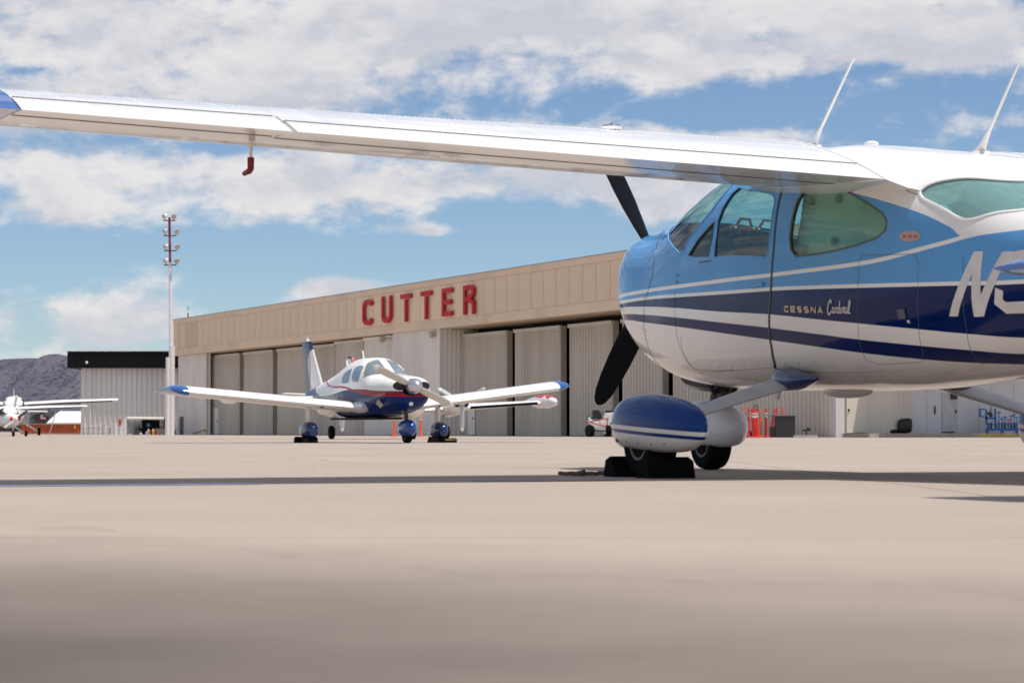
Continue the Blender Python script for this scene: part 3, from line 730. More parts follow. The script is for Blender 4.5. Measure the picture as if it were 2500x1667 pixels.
# ================================================================== foreground high-wing airplane
CX, CY, CTH = 1.989, 12.232, 68.386
CRZ = R(180 - CTH)
pl = empty('high_wing_airplane', (CX, CY, 0), CRZ, 'light blue, navy and white high-wing airplane in the foreground with registration starting N3', 'airplane')
LB, NV, WH = (.115, .36, .70), (.0018, .014, .10), (.89, .87, .84)
CT = [[2.69,1.00,1.14,1.28,.12,2.0,2.0],[2.65,.93,1.15,1.41,.27,2.4,2.2],[2.56,.82,1.15,1.475,.385,2.7,2.3],[2.40,.70,1.13,1.505,.465,2.7,2.4],[2.15,.585,1.07,1.52,.52,2.6,2.4],
 [1.85,.525,1.00,1.57,.545,2.5,2.6],[1.50,.495,.97,1.68,.58,2.7,2.7],[1.20,.48,.95,1.75,.595,2.9,2.7],[.90,.472,.95,1.785,.60,3.1,2.8],[.50,.465,.95,1.80,.605,3.2,2.8],
 [.0,.455,.95,1.775,.605,3.2,2.8],[-.5,.458,.96,1.70,.59,3.2,2.7],[-1.0,.48,.97,1.62,.56,3.0,2.6],[-1.35,.502,.98,1.555,.525,2.8,2.5],[-1.65,.53,.99,1.44,.49,2.6,2.4],
 [-1.95,.565,1.0,1.33,.45,2.4,2.3],[-2.3,.61,1.0,1.285,.405,2.3,2.2],[-3.0,.71,1.0,1.24,.31,2.2,2.2],[-4.0,.86,1.03,1.20,.18,2.1,2.1],[-4.6,.95,1.06,1.17,.08,2.0,2.0]]
CL = Loft(CT)
s1 = [(2.7, 1.085), (2.34, 1.083), (1.85, 1.084), (1.32, 1.079), (.52, 1.074), (.12, 1.070), (-.46, 1.069), (-.76, 1.072), (-.94, 1.079), (-1.10, 1.093), (-1.29, 1.112), (-1.47, 1.130), (-1.59, 1.145), (-1.75, 1.155), (-1.95, 1.158), (-4.6, 1.16)]
s2 = [(2.7, 1.05), (2.25, 1.042), (1.86, 1.040), (1.32, 1.026), (.51, 1.004), (.12, .995), (-.38, .976), (-.90, .954), (-1.42, .932), (-2, .91), (-4.6, .90)]
nb = [(2.7, 1.02), (2.24, 1.008), (1.86, .991), (1.32, .955), (.77, .908), (.12, .859), (-.37, .810), (-.73, .774), (-1.16, .730), (-1.52, .692), (-1.82, .665), (-3, .62), (-4.6, .6)]
wb = [(2.7, .975), (2.19, .962), (1.85, .942), (1.32, .900), (.78, .849), (.14, .788), (-.34, .736), (-.69, .696), (-1.10, .654), (-1.44, .620), (-1.71, .595), (-3, .55), (-4.6, .5)]
bb = [(2.7, .94), (2.18, .924), (1.86, .896), (1.33, .848), (.79, .792), (.17, .725), (-.30, .672), (-.63, .633), (-1.02, .592), (-1.35, .564), (-1.61, .55), (-3, .5), (-4.6, .45)]
ub = [(2.7, 3.0), (.30, 3.0), (.24, 1.9), (.157, 1.535), (-.44, 1.475), (-.68, 1.426), (-.91, 1.37), (-1.055, 1.332), (-1.26, 1.272), (-1.46, 1.197), (-1.588, 1.144), (-1.75, 1.153), (-1.95, 1.157), (-4.6, 1.16)]
LIV = livery('airplane_paint', LB, [(s1, .0105, WH), (s1, -.0105, LB), (s2, .0095, WH), (s2, -.0095, NV), (nb, 0, WH), (wb, 0, NV), (bb, 0, WH)], above=[(ub, WH)], dirtz=(.46, .62), rough=.10)
t_ = lambda x, z: CL.t_of(x, z) * KV
xz = lambda P: [(x, t_(x, z)) for x, z in P]
cowl_s = [(2.15, 0), (2.05, .45), (1.92, .8), (1.79, 1.05), (1.74, 1.26), (1.73, 1.38), (1.79, 1.483), (1.845, 1.55), (1.872, 1.69), (1.891, 1.94), (1.938, 2.185), (2.0, 2.5), (2.03, math.pi)]
cowl_p = [(x, t * KV) for x, t in cowl_s] + [(2.8, math.pi * KV + .05), (2.8, -.05), (2.15, -.05)]
ws_t = [(2.05, 0), (1.98, .35), (1.85, .65), (1.70, .88), (1.55, 1.08), (1.42, 1.2), (1.30, 1.285), (1.235, 1.28), (1.21, 1.22), (1.088, 1.14), (.95, 1.04), (.85, .88), (.80, .76), (.78, .6), (.76, 0)]
ws_p = [(x, t * KV) for x, t in ws_t] + [(.76, -.05), (2.05, -.05)]
rw_t = [(-1.74, 0), (-1.725, .2), (-1.68, .40), (-1.572, .545), (-1.468, .64), (-1.343, .742), (-1.226, .825), (-1.175, .905), (-1.160, .98), (-1.20, 1.035), (-1.265, 1.07), (-1.397, 1.13), (-1.487, 1.176), (-1.549, 1.185), (-1.625, 1.14), (-1.695, 1.055), (-1.77, .97), (-1.88, .86), (-1.98, .65), (-2.03, .3), (-2.04, 0)]
rw_t = [rw_t[0]] + smooth_poly(rw_t[1:-1], 2, False) + [rw_t[-1]]
rw_p = [(x, t * KV) for x, t in rw_t] + [(-2.04, -.05), (-1.74, -.05)]
door_z = [(1.33, .60), (1.33, 1.05), (1.27, 1.15), (1.20, 1.235), (1.07, 1.355), (.91, 1.448), (.83, 1.53), (.755, 1.602), (.70, 1.63), (.45, 1.62), (.2, 1.585), (.13, 1.545), (.109, 1.50), (.098, 1.36), (.094, 1.225), (.118, 1.007), (.14, .877), (.158, .791), (.192, .683), (.26, .60), (.30, .583), (.8, .583)]
dw_z = [(.68, 1.600), (.573, 1.578), (.37, 1.545), (.249, 1.525), (.183, 1.50), (.155, 1.465), (.145, 1.317), (.158, 1.19), (.201, 1.169), (.812, 1.213), (.822, 1.42), (.800, 1.490), (.74, 1.572)]
vw_z = [(.862, 1.42), (.855, 1.329), (.885, 1.224), (1.07, 1.238), (1.16, 1.250), (1.05, 1.33)]
qw_z = [(-.192, 1.499), (-.358, 1.487), (-.564, 1.452), (-.777, 1.373), (-.92, 1.309), (-.968, 1.267), (-.968, 1.222), (-.894, 1.187), (-.719, 1.164), (-.533, 1.152), (-.34, 1.147), (-.144, 1.150), (-.092, 1.19), (-.072, 1.255), (-.078, 1.364), (-.094, 1.45), (-.121, 1.485)]
regs = [('cowling', cowl_p), ('windshield', ws_p), ('rear_window', rw_p), ('door_window', xz(dw_z)), ('vent_window', xz(vw_z)), ('side_window', smooth_poly(xz(qw_z), 1)), ('door', xz(door_z))]
XS = np.concatenate([np.linspace(-4.6, -2.1, 36), np.linspace(-2.05, 2.15, 105), np.linspace(2.18, 2.69, 26)])
TS = np.linspace(0, math.pi, 46)
V, TR = skin(CL, regs, xs=XS, ts=TS)
INT = M_['interior']
body = shell('fuselage', CL, V, TR['body'], (1, -1), [LIV, INT], pl)
cowl = shell('cowling', CL, V, TR['cowling'], (1, -1), [LIV, INT], pl)
for sd in (1, -1):
    d = shell('door', CL, V, TR['door'], (sd,), [LIV, INT], pl)
    g = shell('window', CL, V, TR['door_window'], (sd,), [M_['glass_teal']], d, inner=False, off=-.008)
    g = shell('vent_window', CL, V, TR['vent_window'], (sd,), [M_['glass_teal']], d, inner=False, off=-.008)
    g = shell('side_window', CL, V, TR['side_window'], (sd,), [M_['glass_teal']], body, inner=False, off=-.008)
    seam('window_seal', CL, [p for p in qw_z], .012, mat('window_rubber', (.09, .12, .09), .6) if sd == 1 else bpy.data.materials['window_rubber'], body, (sd,), .003, closed=True)
    seam('window_frame', CL, dw_z, .010, LIV, d, (sd,), .003, closed=True)
    seam('vent_frame', CL, vw_z, .010, M_['black'], d, (sd,), .0025, closed=True)
    q = door_z[11:21]
    seam('door_seal', CL, q, .022, M_['black'], d, (sd,), .004)
    seam('door_gap', CL, [door_z[-1], (1.0, .583), door_z[0], door_z[1]], .004, M_['dark_steel'], d, (sd,), .001)
shell('windshield', CL, V, TR['windshield'], (1, -1), [M_['glass_teal']], body, inner=False, off=-.006)
shell('rear_window', CL, V, TR['rear_window'], (1, -1), [M_['glass_dusty_sheen']], body, inner=False, off=-.006)
seam('windshield_frame', CL, ws_t, .014, LIV, body, (1, -1), .004, space='xt')
seam('rear_window_frame', CL, rw_t, .016, LIV, body, (1, -1), .004, space='xt')
seam('cowl_joint', CL, cowl_s, .007, M_['black'], cowl, (1, -1), .0012, space='xt')
for P, w in (([(-1.405, .554), (-1.44, .61), (-1.52, .722), (-1.575, .928), (-1.57, 1.06)], .004),
             ([(-.785, 1.112), (-1.199, 1.088), (-1.238, 1.056), (-1.237, .929), (-1.207, .773), (-1.129, .63), (-1.05, .575), (-.70, .572), (-.645, .594), (-.665, .674), (-.724, .794), (-.744, .957), (-.749, 1.079), (-.785, 1.112)], .0035),
             ([(1.276, .79), (1.317, .697), (1.326, .615), (1.30, .56)], .004), ([(1.28, .583), (.36, .582), (-.29, .54), (-.7, .54)], .003),
             ([(.30, 1.595), (-.44, 1.585), (-.75, 1.50), (-1.156, 1.38)], .005)):
    seam('skin_joint', CL, P, w, mat('joint_grey', (.10, .10, .11), .6) if 'joint_grey' not in bpy.data.materials else bpy.data.materials['joint_grey'], body, (1,), .0008)
# rivets along the rear cabin
q = MB()
def rivets(P, step):
    D = 0
    for a, b in zip(P[:-1], P[1:]):
        n = max(1, int(math.dist(a, b) / step))
        for i in range(n):
            x = a[0] + (b[0] - a[0]) * i / n; z = a[1] + (b[1] - a[1]) * i / n; t = CL.t_of(x, z); p = CL.pt(x, t); nn = CL.nrm(x, t)
            q.lathe([(.0032, -.001), (.0025, .0012), (.0004, .0016)], p, nn, 6)
rivets([(-1.03, 1.30), (-1.2, 1.235), (-1.40, 1.165), (-1.53, 1.12)], .03); rivets([(-1.07, 1.38), (-1.25, 1.31), (-1.42, 1.24), (-1.52, 1.20), (-1.7, 1.20)], .035)
rivets([(-1.0, 1.28), (-.985, 1.16), (-1.0, 1.1)], .03); rivets([(-.75, .79), (-.755, 1.0)], .04); rivets([(-1.25, .92), (-1.55, .92)], .035); rivets([(-1.60, .92), (-1.56, .75)], .035); rivets([(-.72, .53), (-.1, .515), (.3, .56)], .04)
rivets([(-1.60, 1.05), (-1.62, 1.13), (-2.0, 1.14)], .03)
o = q.build('rivets', LIV, body, 60); o['kind'] = 'stuff'
q = MB()
for t0 in np.linspace(.55, 2.5, 15):
    for dx_ in (-.035, .035):
        x_ = np.interp(t0, [c[1] for c in cowl_s], [c[0] for c in cowl_s]) + dx_; q.lathe([(.005, -.001), (.004, .001), (.0005, .0014)], CL.pt(x_, t0), CL.nrm(x_, t0), 7)
for x_, z_ in [(.95 - i * .16, .60) for i in range(8)]: q.lathe([(.005, -.001), (.004, .001), (.0005, .0014)], onskin(x_, z_) if 'onskin' in globals() else CL.pt(x_, CL.t_of(x_, z_)), CL.nrm(x_, CL.t_of(x_, z_)), 7)
o = q.build('cowl_screws', bpy.data.materials['joint_grey'], cowl, 60); o['kind'] = 'stuff'
# lettering and badges
Nq = []
def nstroke(P, w):
    st = stroke2d(P, w)
    for i in range(len(st) - 1): Nq.append([tuple(st[i][0]), tuple(st[i][1]), tuple(st[i + 1][1]), tuple(st[i + 1][0])])
Nq += [[(-1.435, .779), (-1.494, .776), (-1.712, 1.066), (-1.648, 1.069)], [(-1.655, 1.068), (-1.712, 1.066), (-1.668, .768), (-1.602, .769)], [(-1.602, .769), (-1.668, .768), (-1.905, 1.052), (-1.842, 1.055)]]
sh3 = lambda P: [(x - .035, z) for x, z in P]
nstroke(([(-1.868, .985), (-1.90, 1.022), (-2.02, 1.03), (-2.10, 1.0), (-2.11, .96), (-2.06, .925), (-1.985, .918)]), .052)
nstroke(sh3([(-2.03, .918), (-2.04, .87), (-2.0, .81), (-1.93, .797), (-1.79, .80), (-1.755, .83), (-1.775, .885)]), .052)
decal('registration_lettering', CL, Nq, mat('lettering_white', (.70, .67, .64), .35), body)
h = .030
cq = text_quads('CESSNA', -.028, .866, -1, -.066, .031, .051, .0165, .185)
decal('maker_lettering', CL, cq, mat('lettering_gold', (.55, .40, .27), .35, .3), body, lift=.0035)
Q = []
def scr(P, w=.0048):
    st = stroke2d(P, w)
    for i in range(len(st) - 1): Q.append([(-.452 - p.x - p.y * .12, .838 - p.x * .055 + p.y) for p in (st[i][0], st[i][1], st[i + 1][1], st[i + 1][0])])
scr([(.036, .048), (.040, .062), (.030, .068), (.016, .05), (.006, .02), (.012, -.004), (.026, -.004), (.042, .012)], .008)
for k, xx in enumerate((.050, .092, .160)):
    scr([(xx + .018, .026), (xx + .006, .030), (xx, .014), (xx + .006, .002), (xx + .018, .010), (xx + .020, .030), (xx + .020, .004), (xx + .030, .004)], .006)
scr([(.080, .004), (.082, .030), (.090, .030)], .006); scr([(.112, .004), (.120, .062)], .007)
scr([(.126, .032), (.128, .004), (.136, .004)], .006); scr([(.140, .002), (.142, .030)], .006); scr([(.142, .022), (.152, .032), (.156, .004)], .006)
scr([(.190, .004), (.204, .060), (.212, .066), (.214, .05), (.198, .004), (.216, .002)], .007)
decal('script_lettering', CL, Q, mat('lettering_silver', (.62, .60, .60), .25, .3), body, lift=.0035)
# oval badge
ov = [(-1.168 + .083 * math.cos(a), 1.176 + .026 * math.sin(a) + .0065 * math.cos(a)) for a in [2 * math.pi * i / 20 for i in range(20)]]
decal('oval_badge', CL, [[(-1.168, 1.176), ov[i], ov[(i + 1) % 20], (-1.168, 1.176)] for i in range(20)], mat('badge_pale', (.50, .36, .34), .4), body, lift=.002)
decal('badge_mark', CL, [[(-1.168 + dx, 1.170 + dx * .08), (-1.168 + dx - .036, 1.168 + dx * .08), (-1.168 + dx, 1.184 + dx * .08), (-1.168 + dx, 1.175 + dx * .08)] for dx in (.05, .006, -.036)], M_['red'], body, lift=.0035)
# baggage latch, keyhole, door handle
q = MB()
def onskin(x, z, l=0): t = CL.t_of(x, z); return CL.pt(x, t) + CL.nrm(x, t) * l
def plate(q, x, z, dx, dz, th, mi=0):
    A = [onskin(x + a * dx / 2, z + b * dz / 2, l) for l in (-.003, th) for a, b in ((-1, -1), (1, -1), (1, 1), (-1, 1))]
    q.add(A, [(0, 3, 2, 1), (4, 5, 6, 7), (0, 1, 5, 4), (1, 2, 6, 5), (2, 3, 7, 6), (3, 0, 4, 7)], mi)
plate(q, -1.088, .805, .072, .044, .004); q.build('baggage_latch', M_['navy'], body)
q = MB()
for a, b, c, d in ((-1.055, .805, .006, .046), (-1.121, .805, .006, .046), (-1.088, .829, .072, .005), (-1.088, .781, .072, .005)): plate(q, a, b, c, d, .006)
q.build('latch_rim', M_['black'], body)
q = MB(); p = onskin(-1.132, .765, .0); q.lathe([(.010, -.002), (.010, .004), (.005, .006)], p, CL.nrm(-1.132, CL.t_of(-1.132, .765)), 12); q.build('keyhole', M_['chrome'], body, 30)
q = MB(); plate(q, .27, 1.026, .14, .022, .012); dh = q.build('door_handle', LIV, [c for c in pl.children if c.name.startswith('door')][0], bevel=.003)
q = MB(); plate(q, .93, 1.198, .15, .006, .004); q.build('vent_hinge', M_['black'], [c for c in pl.children if c.name.startswith('door')][0])
for x, z in ((1.30, 1.145), (1.305, 1.105)):
    q = MB(); plate(q, x, z, .035, .006, .004); q.build('hinge', M_['joint'] if 'joint' in M_ else bpy.data.materials['joint_grey'], body)
# cabin interior
cab = M_['dark_fabric']
q = MB(); q.rings([[Vector((x, s_ * (CL.hw(x, z_) - .06), z_)) for s_, z_ in ((-1, .64), (1, .64), (1, .67), (-1, .67))] for x in (1.5, 1.0, .5, 0, -.5, -1.0, -1.4)]); q.build('cabin_floor', cab, pl)
q = MB(); q.prism([(1.62, .70), (1.60, 1.24), (1.52, 1.27), (1.28, 1.23), (1.24, .95), (1.3, .70)], 'y', -.44, .44); dash = q.build('instrument_panel', cab, pl, bevel=.01)
for y in (-.27, .27):
    q = MB(); q.prism([(.62, .62), (.62, .80), (.14, .84), (.10, .66)], 'y', y - .22, y + .22); q.prism([(.20, .80), (.06, 1.34), (-.04, 1.36), (.04, .80)], 'y', y - .21, y + .21); q.build('seat', cab, pl, bevel=.03)
    q = MB(); q.tube([(1.24, y, 1.06), (1.02, y, 1.07)], .012, 8); q.tube([(1.02, y + a, 1.07 + b) for a, b in ((-.12, .09), (-.13, 0), (-.08, -.05), (.08, -.05), (.13, 0), (.12, .09))], .014, 8); q.build('control_yoke', M_['black'], dash)
q = MB(); q.prism([(-.55, .68), (-.55, .86), (-.82, .86), (-.92, 1.24), (-1.0, 1.24), (-.94, .68)], 'y', -.36, .36); q.build('rear_bench', mat('rear_fabric', (.16, .18, .15), .85), pl, bevel=.03)
for x, y in ((1.33, .20), (1.38, .02)):
    q = MB(); q.sphere((x, y, 1.40), .055, 14, (.7, .6, 1)); q.sphere((x + .02, y - .13, 1.40), .055, 14, (.7, .6, 1)); q.b2((x - .05, y - .17, 1.26), (x + .08, y + .05, 1.35)); q.tube([(x, y, 1.43), (x - .02, y - .03, 1.49), (x, y - .10, 1.49), (x + .02, y - .13, 1.43)], .009, 6)
    hs = q.build('headset', M_['black'], None, 60); hs.location = (CX, CY, 0); hs.rotation_euler = (0, 0, CRZ); tag(hs, ['black pilot headset lying nearest the door window on the dashboard', 'black pilot headset lying at the middle of the dashboard'][0 if y > .1 else 1], 'headset')
# sun shades fitted inside the rear side windows
shade_m = mat('shade_sage', (.46, .55, .44), .75, var=.15, scale=4)
shp = [(-1.0 + 0, 1.14), (-.05, 1.12), (-.05, 1.50), (-.3, 1.52), (-.6, 1.47), (-1.0, 1.33)]
for sd in (1, -1):
    q = MB(); g = [Vector((x, sd * (CL.hw(x, min(z, 1.5)) - .05), z)) for x, z in shp]; g2 = [p - Vector((0, sd * .01, 0)) for p in g]; n = len(g)
    q.add(g + g2, [tuple(range(n)), tuple(range(2 * n - 1, n - 1, -1))] + [(i, (i + 1) % n, (i + 1) % n + n, i + n) for i in range(n)]); q.build('window_shade', shade_m, pl)
    q = MB()
    for x, z in ((-.16, 1.44), (-.42, 1.43), (-.92, 1.24), (-.15, 1.19), (-.44, 1.21)):
        y = CL.hw(x, z) - .04; q.lathe([(.022, -.012), (.022, 0), (.008, .008)], (x, sd * y, z), (0, sd, 0), 14)
    q.build('suction_cup', glass('cup_rubber', (.5, .6, .5), .6, 2) if 'cup_rubber' not in bpy.data.materials else bpy.data.materials['cup_rubber'], pl, 40)
# wing
WP = [-1.1363, 1.4509, -1.0376, 1.5893, 1.6316, 1.1981, 7.7469, 6.216, .1527, .1264]
def wrow(y):
    u = (y - .65) / 4.25; i = lambda a, b: a + (b - a) * u
    return (y, i(WP[0], WP[2]), i(WP[1], WP[3]), i(WP[4], WP[5]), i(WP[6], WP[7]), i(WP[8], WP[9]))
rows = [(.0, -1.17, 1.46, 1.70, 5.6, .135), (.30, -1.17, 1.42, 1.70, 6.6, .145), (.47, -1.165, 1.388, 1.69, 8.2, .152), (.55, -1.15, 1.418, 1.66, 8.1, .152), wrow(.65), wrow(1.5), wrow(2.5), wrow(3.58), wrow(4.3), wrow(4.77)]
a = wrow(4.9); rows_t = [wrow(4.77), a, (5.02, a[1] + .02, a[2] + .012, a[3] * .96, a[4], a[5] * .86), (5.10, a[1] + .09, a[2] + .03, a[3] * .86, a[4], a[5] * .62), (5.15, a[1] + .22, a[2] + .055, a[3] * .66, a[4], a[5] * .30)]
wm, nt, b_ = base_mat('wing_paint')
tc = nt.nodes.new('ShaderNodeTexCoord'); sp = nt.nodes.new('ShaderNodeSeparateXYZ'); lnk(nt, tc.outputs['Object'], sp.inputs[0])
nn = nnoise(nt, nobj(nt, (2, .5, 1)), 2.5, 8, .65)
cc = nmix(nt, nmap(nt, nn, .45, .8, 0, .15), (.91, .90, .87), (.62, .57, .50))
cc = nmix(nt, nmap(nt, nnoise(nt, nobj(nt, (.8, 7, 1)), 1.5, 7, .7), .55, .78, 0, .30), cc, (.50, .44, .37))
lnk(nt, cc, b_.inputs['Base Color']); b_.inputs['Roughness'].default_value = .24; b_.inputs['Coat Weight'].default_value = .5; b_.inputs['Coat Roughness'].default_value = .05
nbump(nt, b_, nnoise(nt, nobj(nt, (3, 9, 1)), 1.6, 3, .5), .10, .012)
M_['wing'] = wm
for sd in (1, -1):
    W_ = Wing(rows, .0289, sd); T_ = Wing(rows_t, .0289, sd)
    cuf, clf, cua, cla = .832, .70, .755, .76
    q = MB()
    rg = [W_.ring(y, 1, 1, 18) for y in ylist(0, .645, .1)]; q.rings(rg)
    q.rings([W_.ring(y, cuf, clf, 18) for y in ylist(.65, 3.58)]); q.rings([W_.ring(y, cua, cla, 18) for y in ylist(3.583, 4.77)])
    q.build('wing', wm, pl, 35); wg = [c for c in pl.children if c.name.startswith('wing') and 'tip' not in c.name][-1]
    q = MB(); q.rings([W_.flap(y, cuf + .004, clf + .006) for y in ylist(.66, 3.57)]); q.build('flap', wm, pl, 30)
    q = MB(); q.rings([W_.flap(y, cua + .005, cla + .008) for y in ylist(3.595, 4.765)]); q.build('aileron', wm, pl, 30)
    q = MB(); q.rings([T_.ring(y, 1, 1, 18) for y in (4.775, 4.9, 4.96, 5.02, 5.06, 5.10, 5.13, 5.15)])
    tm, nt, b_ = base_mat('tip_paint'); tc = nt.nodes.new('ShaderNodeTexCoord'); sp = nt.nodes.new('ShaderNodeSeparateXYZ'); lnk(nt, tc.outputs['Object'], sp.inputs[0])
    ya = nmath(nt, 'ABSOLUTE', sp.outputs[1]); k = nmath(nt, 'GREATER_THAN', ya, 4.88)
    lnk(nt, nmix(nt, k, (.02, .12, .42), (.09, .32, .68)), b_.inputs['Base Color']); b_.inputs['Roughness'].default_value = .2; b_.inputs['Coat Weight'].default_value = .6
    q.build('wing_tip', tm, pl, 35)
    # rivet lines on the upper skin
    q = MB()
    for yy in [.75 + .38 * i for i in range(11)]:
        for k in range(16):
            p = W_.at(yy, .78 - k * .03, True); q.lathe([(.0035, -.001), (.0028, .0014), (.0004, .0018)], p, (0, 0, 1), 5)
    for k in range(150):
        p = W_.at(.8 + k * .026, .40, True); q.lathe([(.0035, -.001), (.0028, .0014), (.0004, .0018)], p, (0, 0, 1), 5)
    o = q.build('wing_rivets', wm, pl, 60); o['kind'] = 'stuff'
    for nm, cc_, a, b, up in (('flap_gap', cuf, .66, 3.57, 1), ('aileron_gap', cua, 3.60, 4.76, 1), ('flap_slot', clf, .66, 3.57, 0), ('aileron_slot', cla, 3.60, 4.76, 0)):
        q = MB(); q.tube([W_.at(y, cc_ + .003, bool(up)) + Vector((0, 0, .0012 if up else -.0012)) for y in ylist(a, b)], .0048 if up else .0035, 6, flat=.5, up=(1, 0, 0)); q.build(nm, mat('gap_shadow', (.05, .045, .045), .7) if 'gap_shadow' not in bpy.data.materials else bpy.data.materials['gap_shadow'], pl)
    p = W_.at(1.66, .36, True)
    q = MB(); q.lathe([(.05, -.004), (.055, .012), (.048, .016), (.046, .022), (.012, .026), (.011, .034), (.002, .034)], p, (0, 0, 1), 20); q.build('fuel_cap', M_['chrome'], pl, 30)
    # root fairing curved line on the roof
WL = Wing(rows, .0289, 1)
q = MB(); pts = [WL.at(.655 - .0 * i, c, True) + Vector((0, 0, .003)) for i, c in enumerate(cosr(.25, .83, 12))]; q.tube(pts, .004, 6); q.build('root_joint', wm, pl, 50)
# pitot mast with red cover
p = WL.at(3.47, .13, False)
q = MB(); q.tube([p + Vector((0, 0, .03)), p + Vector((0, 0, -.06))], [.016, .013], 10, flat=.6, up=(1, 0, 0)); pt = q.build('pitot_tube', M_['white_paint'], pl, 40)
q = MB(); q.tube([p + Vector((0, 0, -.055)), p + Vector((0, 0, -.108)), p + Vector((.02, 0, -.118)), p + Vector((.12, 0, -.121))], [.017, .016, .015, .012], 10); q.build('pitot_cover', mat('cover_red', (.22, .015, .02), .7), pt, 50)
# whip antennas
def whip(x, z0, top, y0=0, name='whip_antenna'):
    q = MB(); b0 = Vector((x, y0, z0)); t = Vector(top); d = (t - b0).normalized()
    q.lathe([(.055, -.01), (.05, .006), (.02, .012)], b0, (0, 0, 1), 14)
    q.tube([b0, b0 + d * .05, b0 + d * .11, b0 + d * .13, t], [.030, .018, .012, .009, .006], 8)
    q.sphere(tuple(t), .008, 6)
    return q.build(name, M_['white_paint'], pl, 40)
whip(.30, 1.795, (-.15, .25, 2.21), .25); whip(-.955, 1.628, (-1.30, 0, 2.022))
q = MB(); q.sphere((.10, 0, 1.795), .055, 16, (1, .7, .35)); q.build('dome_antenna', M_['white_paint'], pl, 60)
# propeller: three blades
HUB = Vector((2.74, 0, 1.265))
pr = empty('propeller', HUB); pr.parent = pl
def blade(ang, m, tipm=None):
    q = MB(); u = Vector((0, math.cos(R(ang)), math.sin(R(ang)))); w = Vector((0, -u.z, u.y)); rg = []
    for r, c, tw, th in ((.06, .05, 60, .05), (.14, .07, 55, .04), (.22, .115, 45, .028), (.35, .150, 36, .020), (.5, .160, 28, .015), (.65, .155, 23, .012), (.78, .140, 20, .010), (.88, .115, 17, .009), (.94, .08, 16, .007), (.965, .045, 16, .005), (.974, .012, 16, .003)):
        cdir = w * math.cos(R(tw)) + Vector((1, 0, 0)) * math.sin(R(tw)); td = u.cross(cdir)
        sh = .018 if r > .85 else 0
        rg.append([u * r + cdir * (c / 2 * math.cos(a)) + td * (th / 2 * math.sin(a)) for a in [2 * math.pi * i / 12 for i in range(12)]])
    q.rings(rg); return q.build('propeller_blade', m, pr, 50)
bm_ = mat('blade_black', (.004, .0045, .007), .6, var=.1, scale=4); bm_.node_tree.nodes['Principled BSDF'].inputs['Specular IOR Level'].default_value = .15
for a in (61.6 - 0, -61.6 + 0, 180): blade(a, bm_)
q = MB(); q.lathe([(.14, -.06), (.14, 0), (.125, .10), (.085, .19), (.03, .24), (.002, .245)], (0, 0, 0), (1, 0, 0), 28); q.build('spinner', M_['white_paint'], pr, 40)
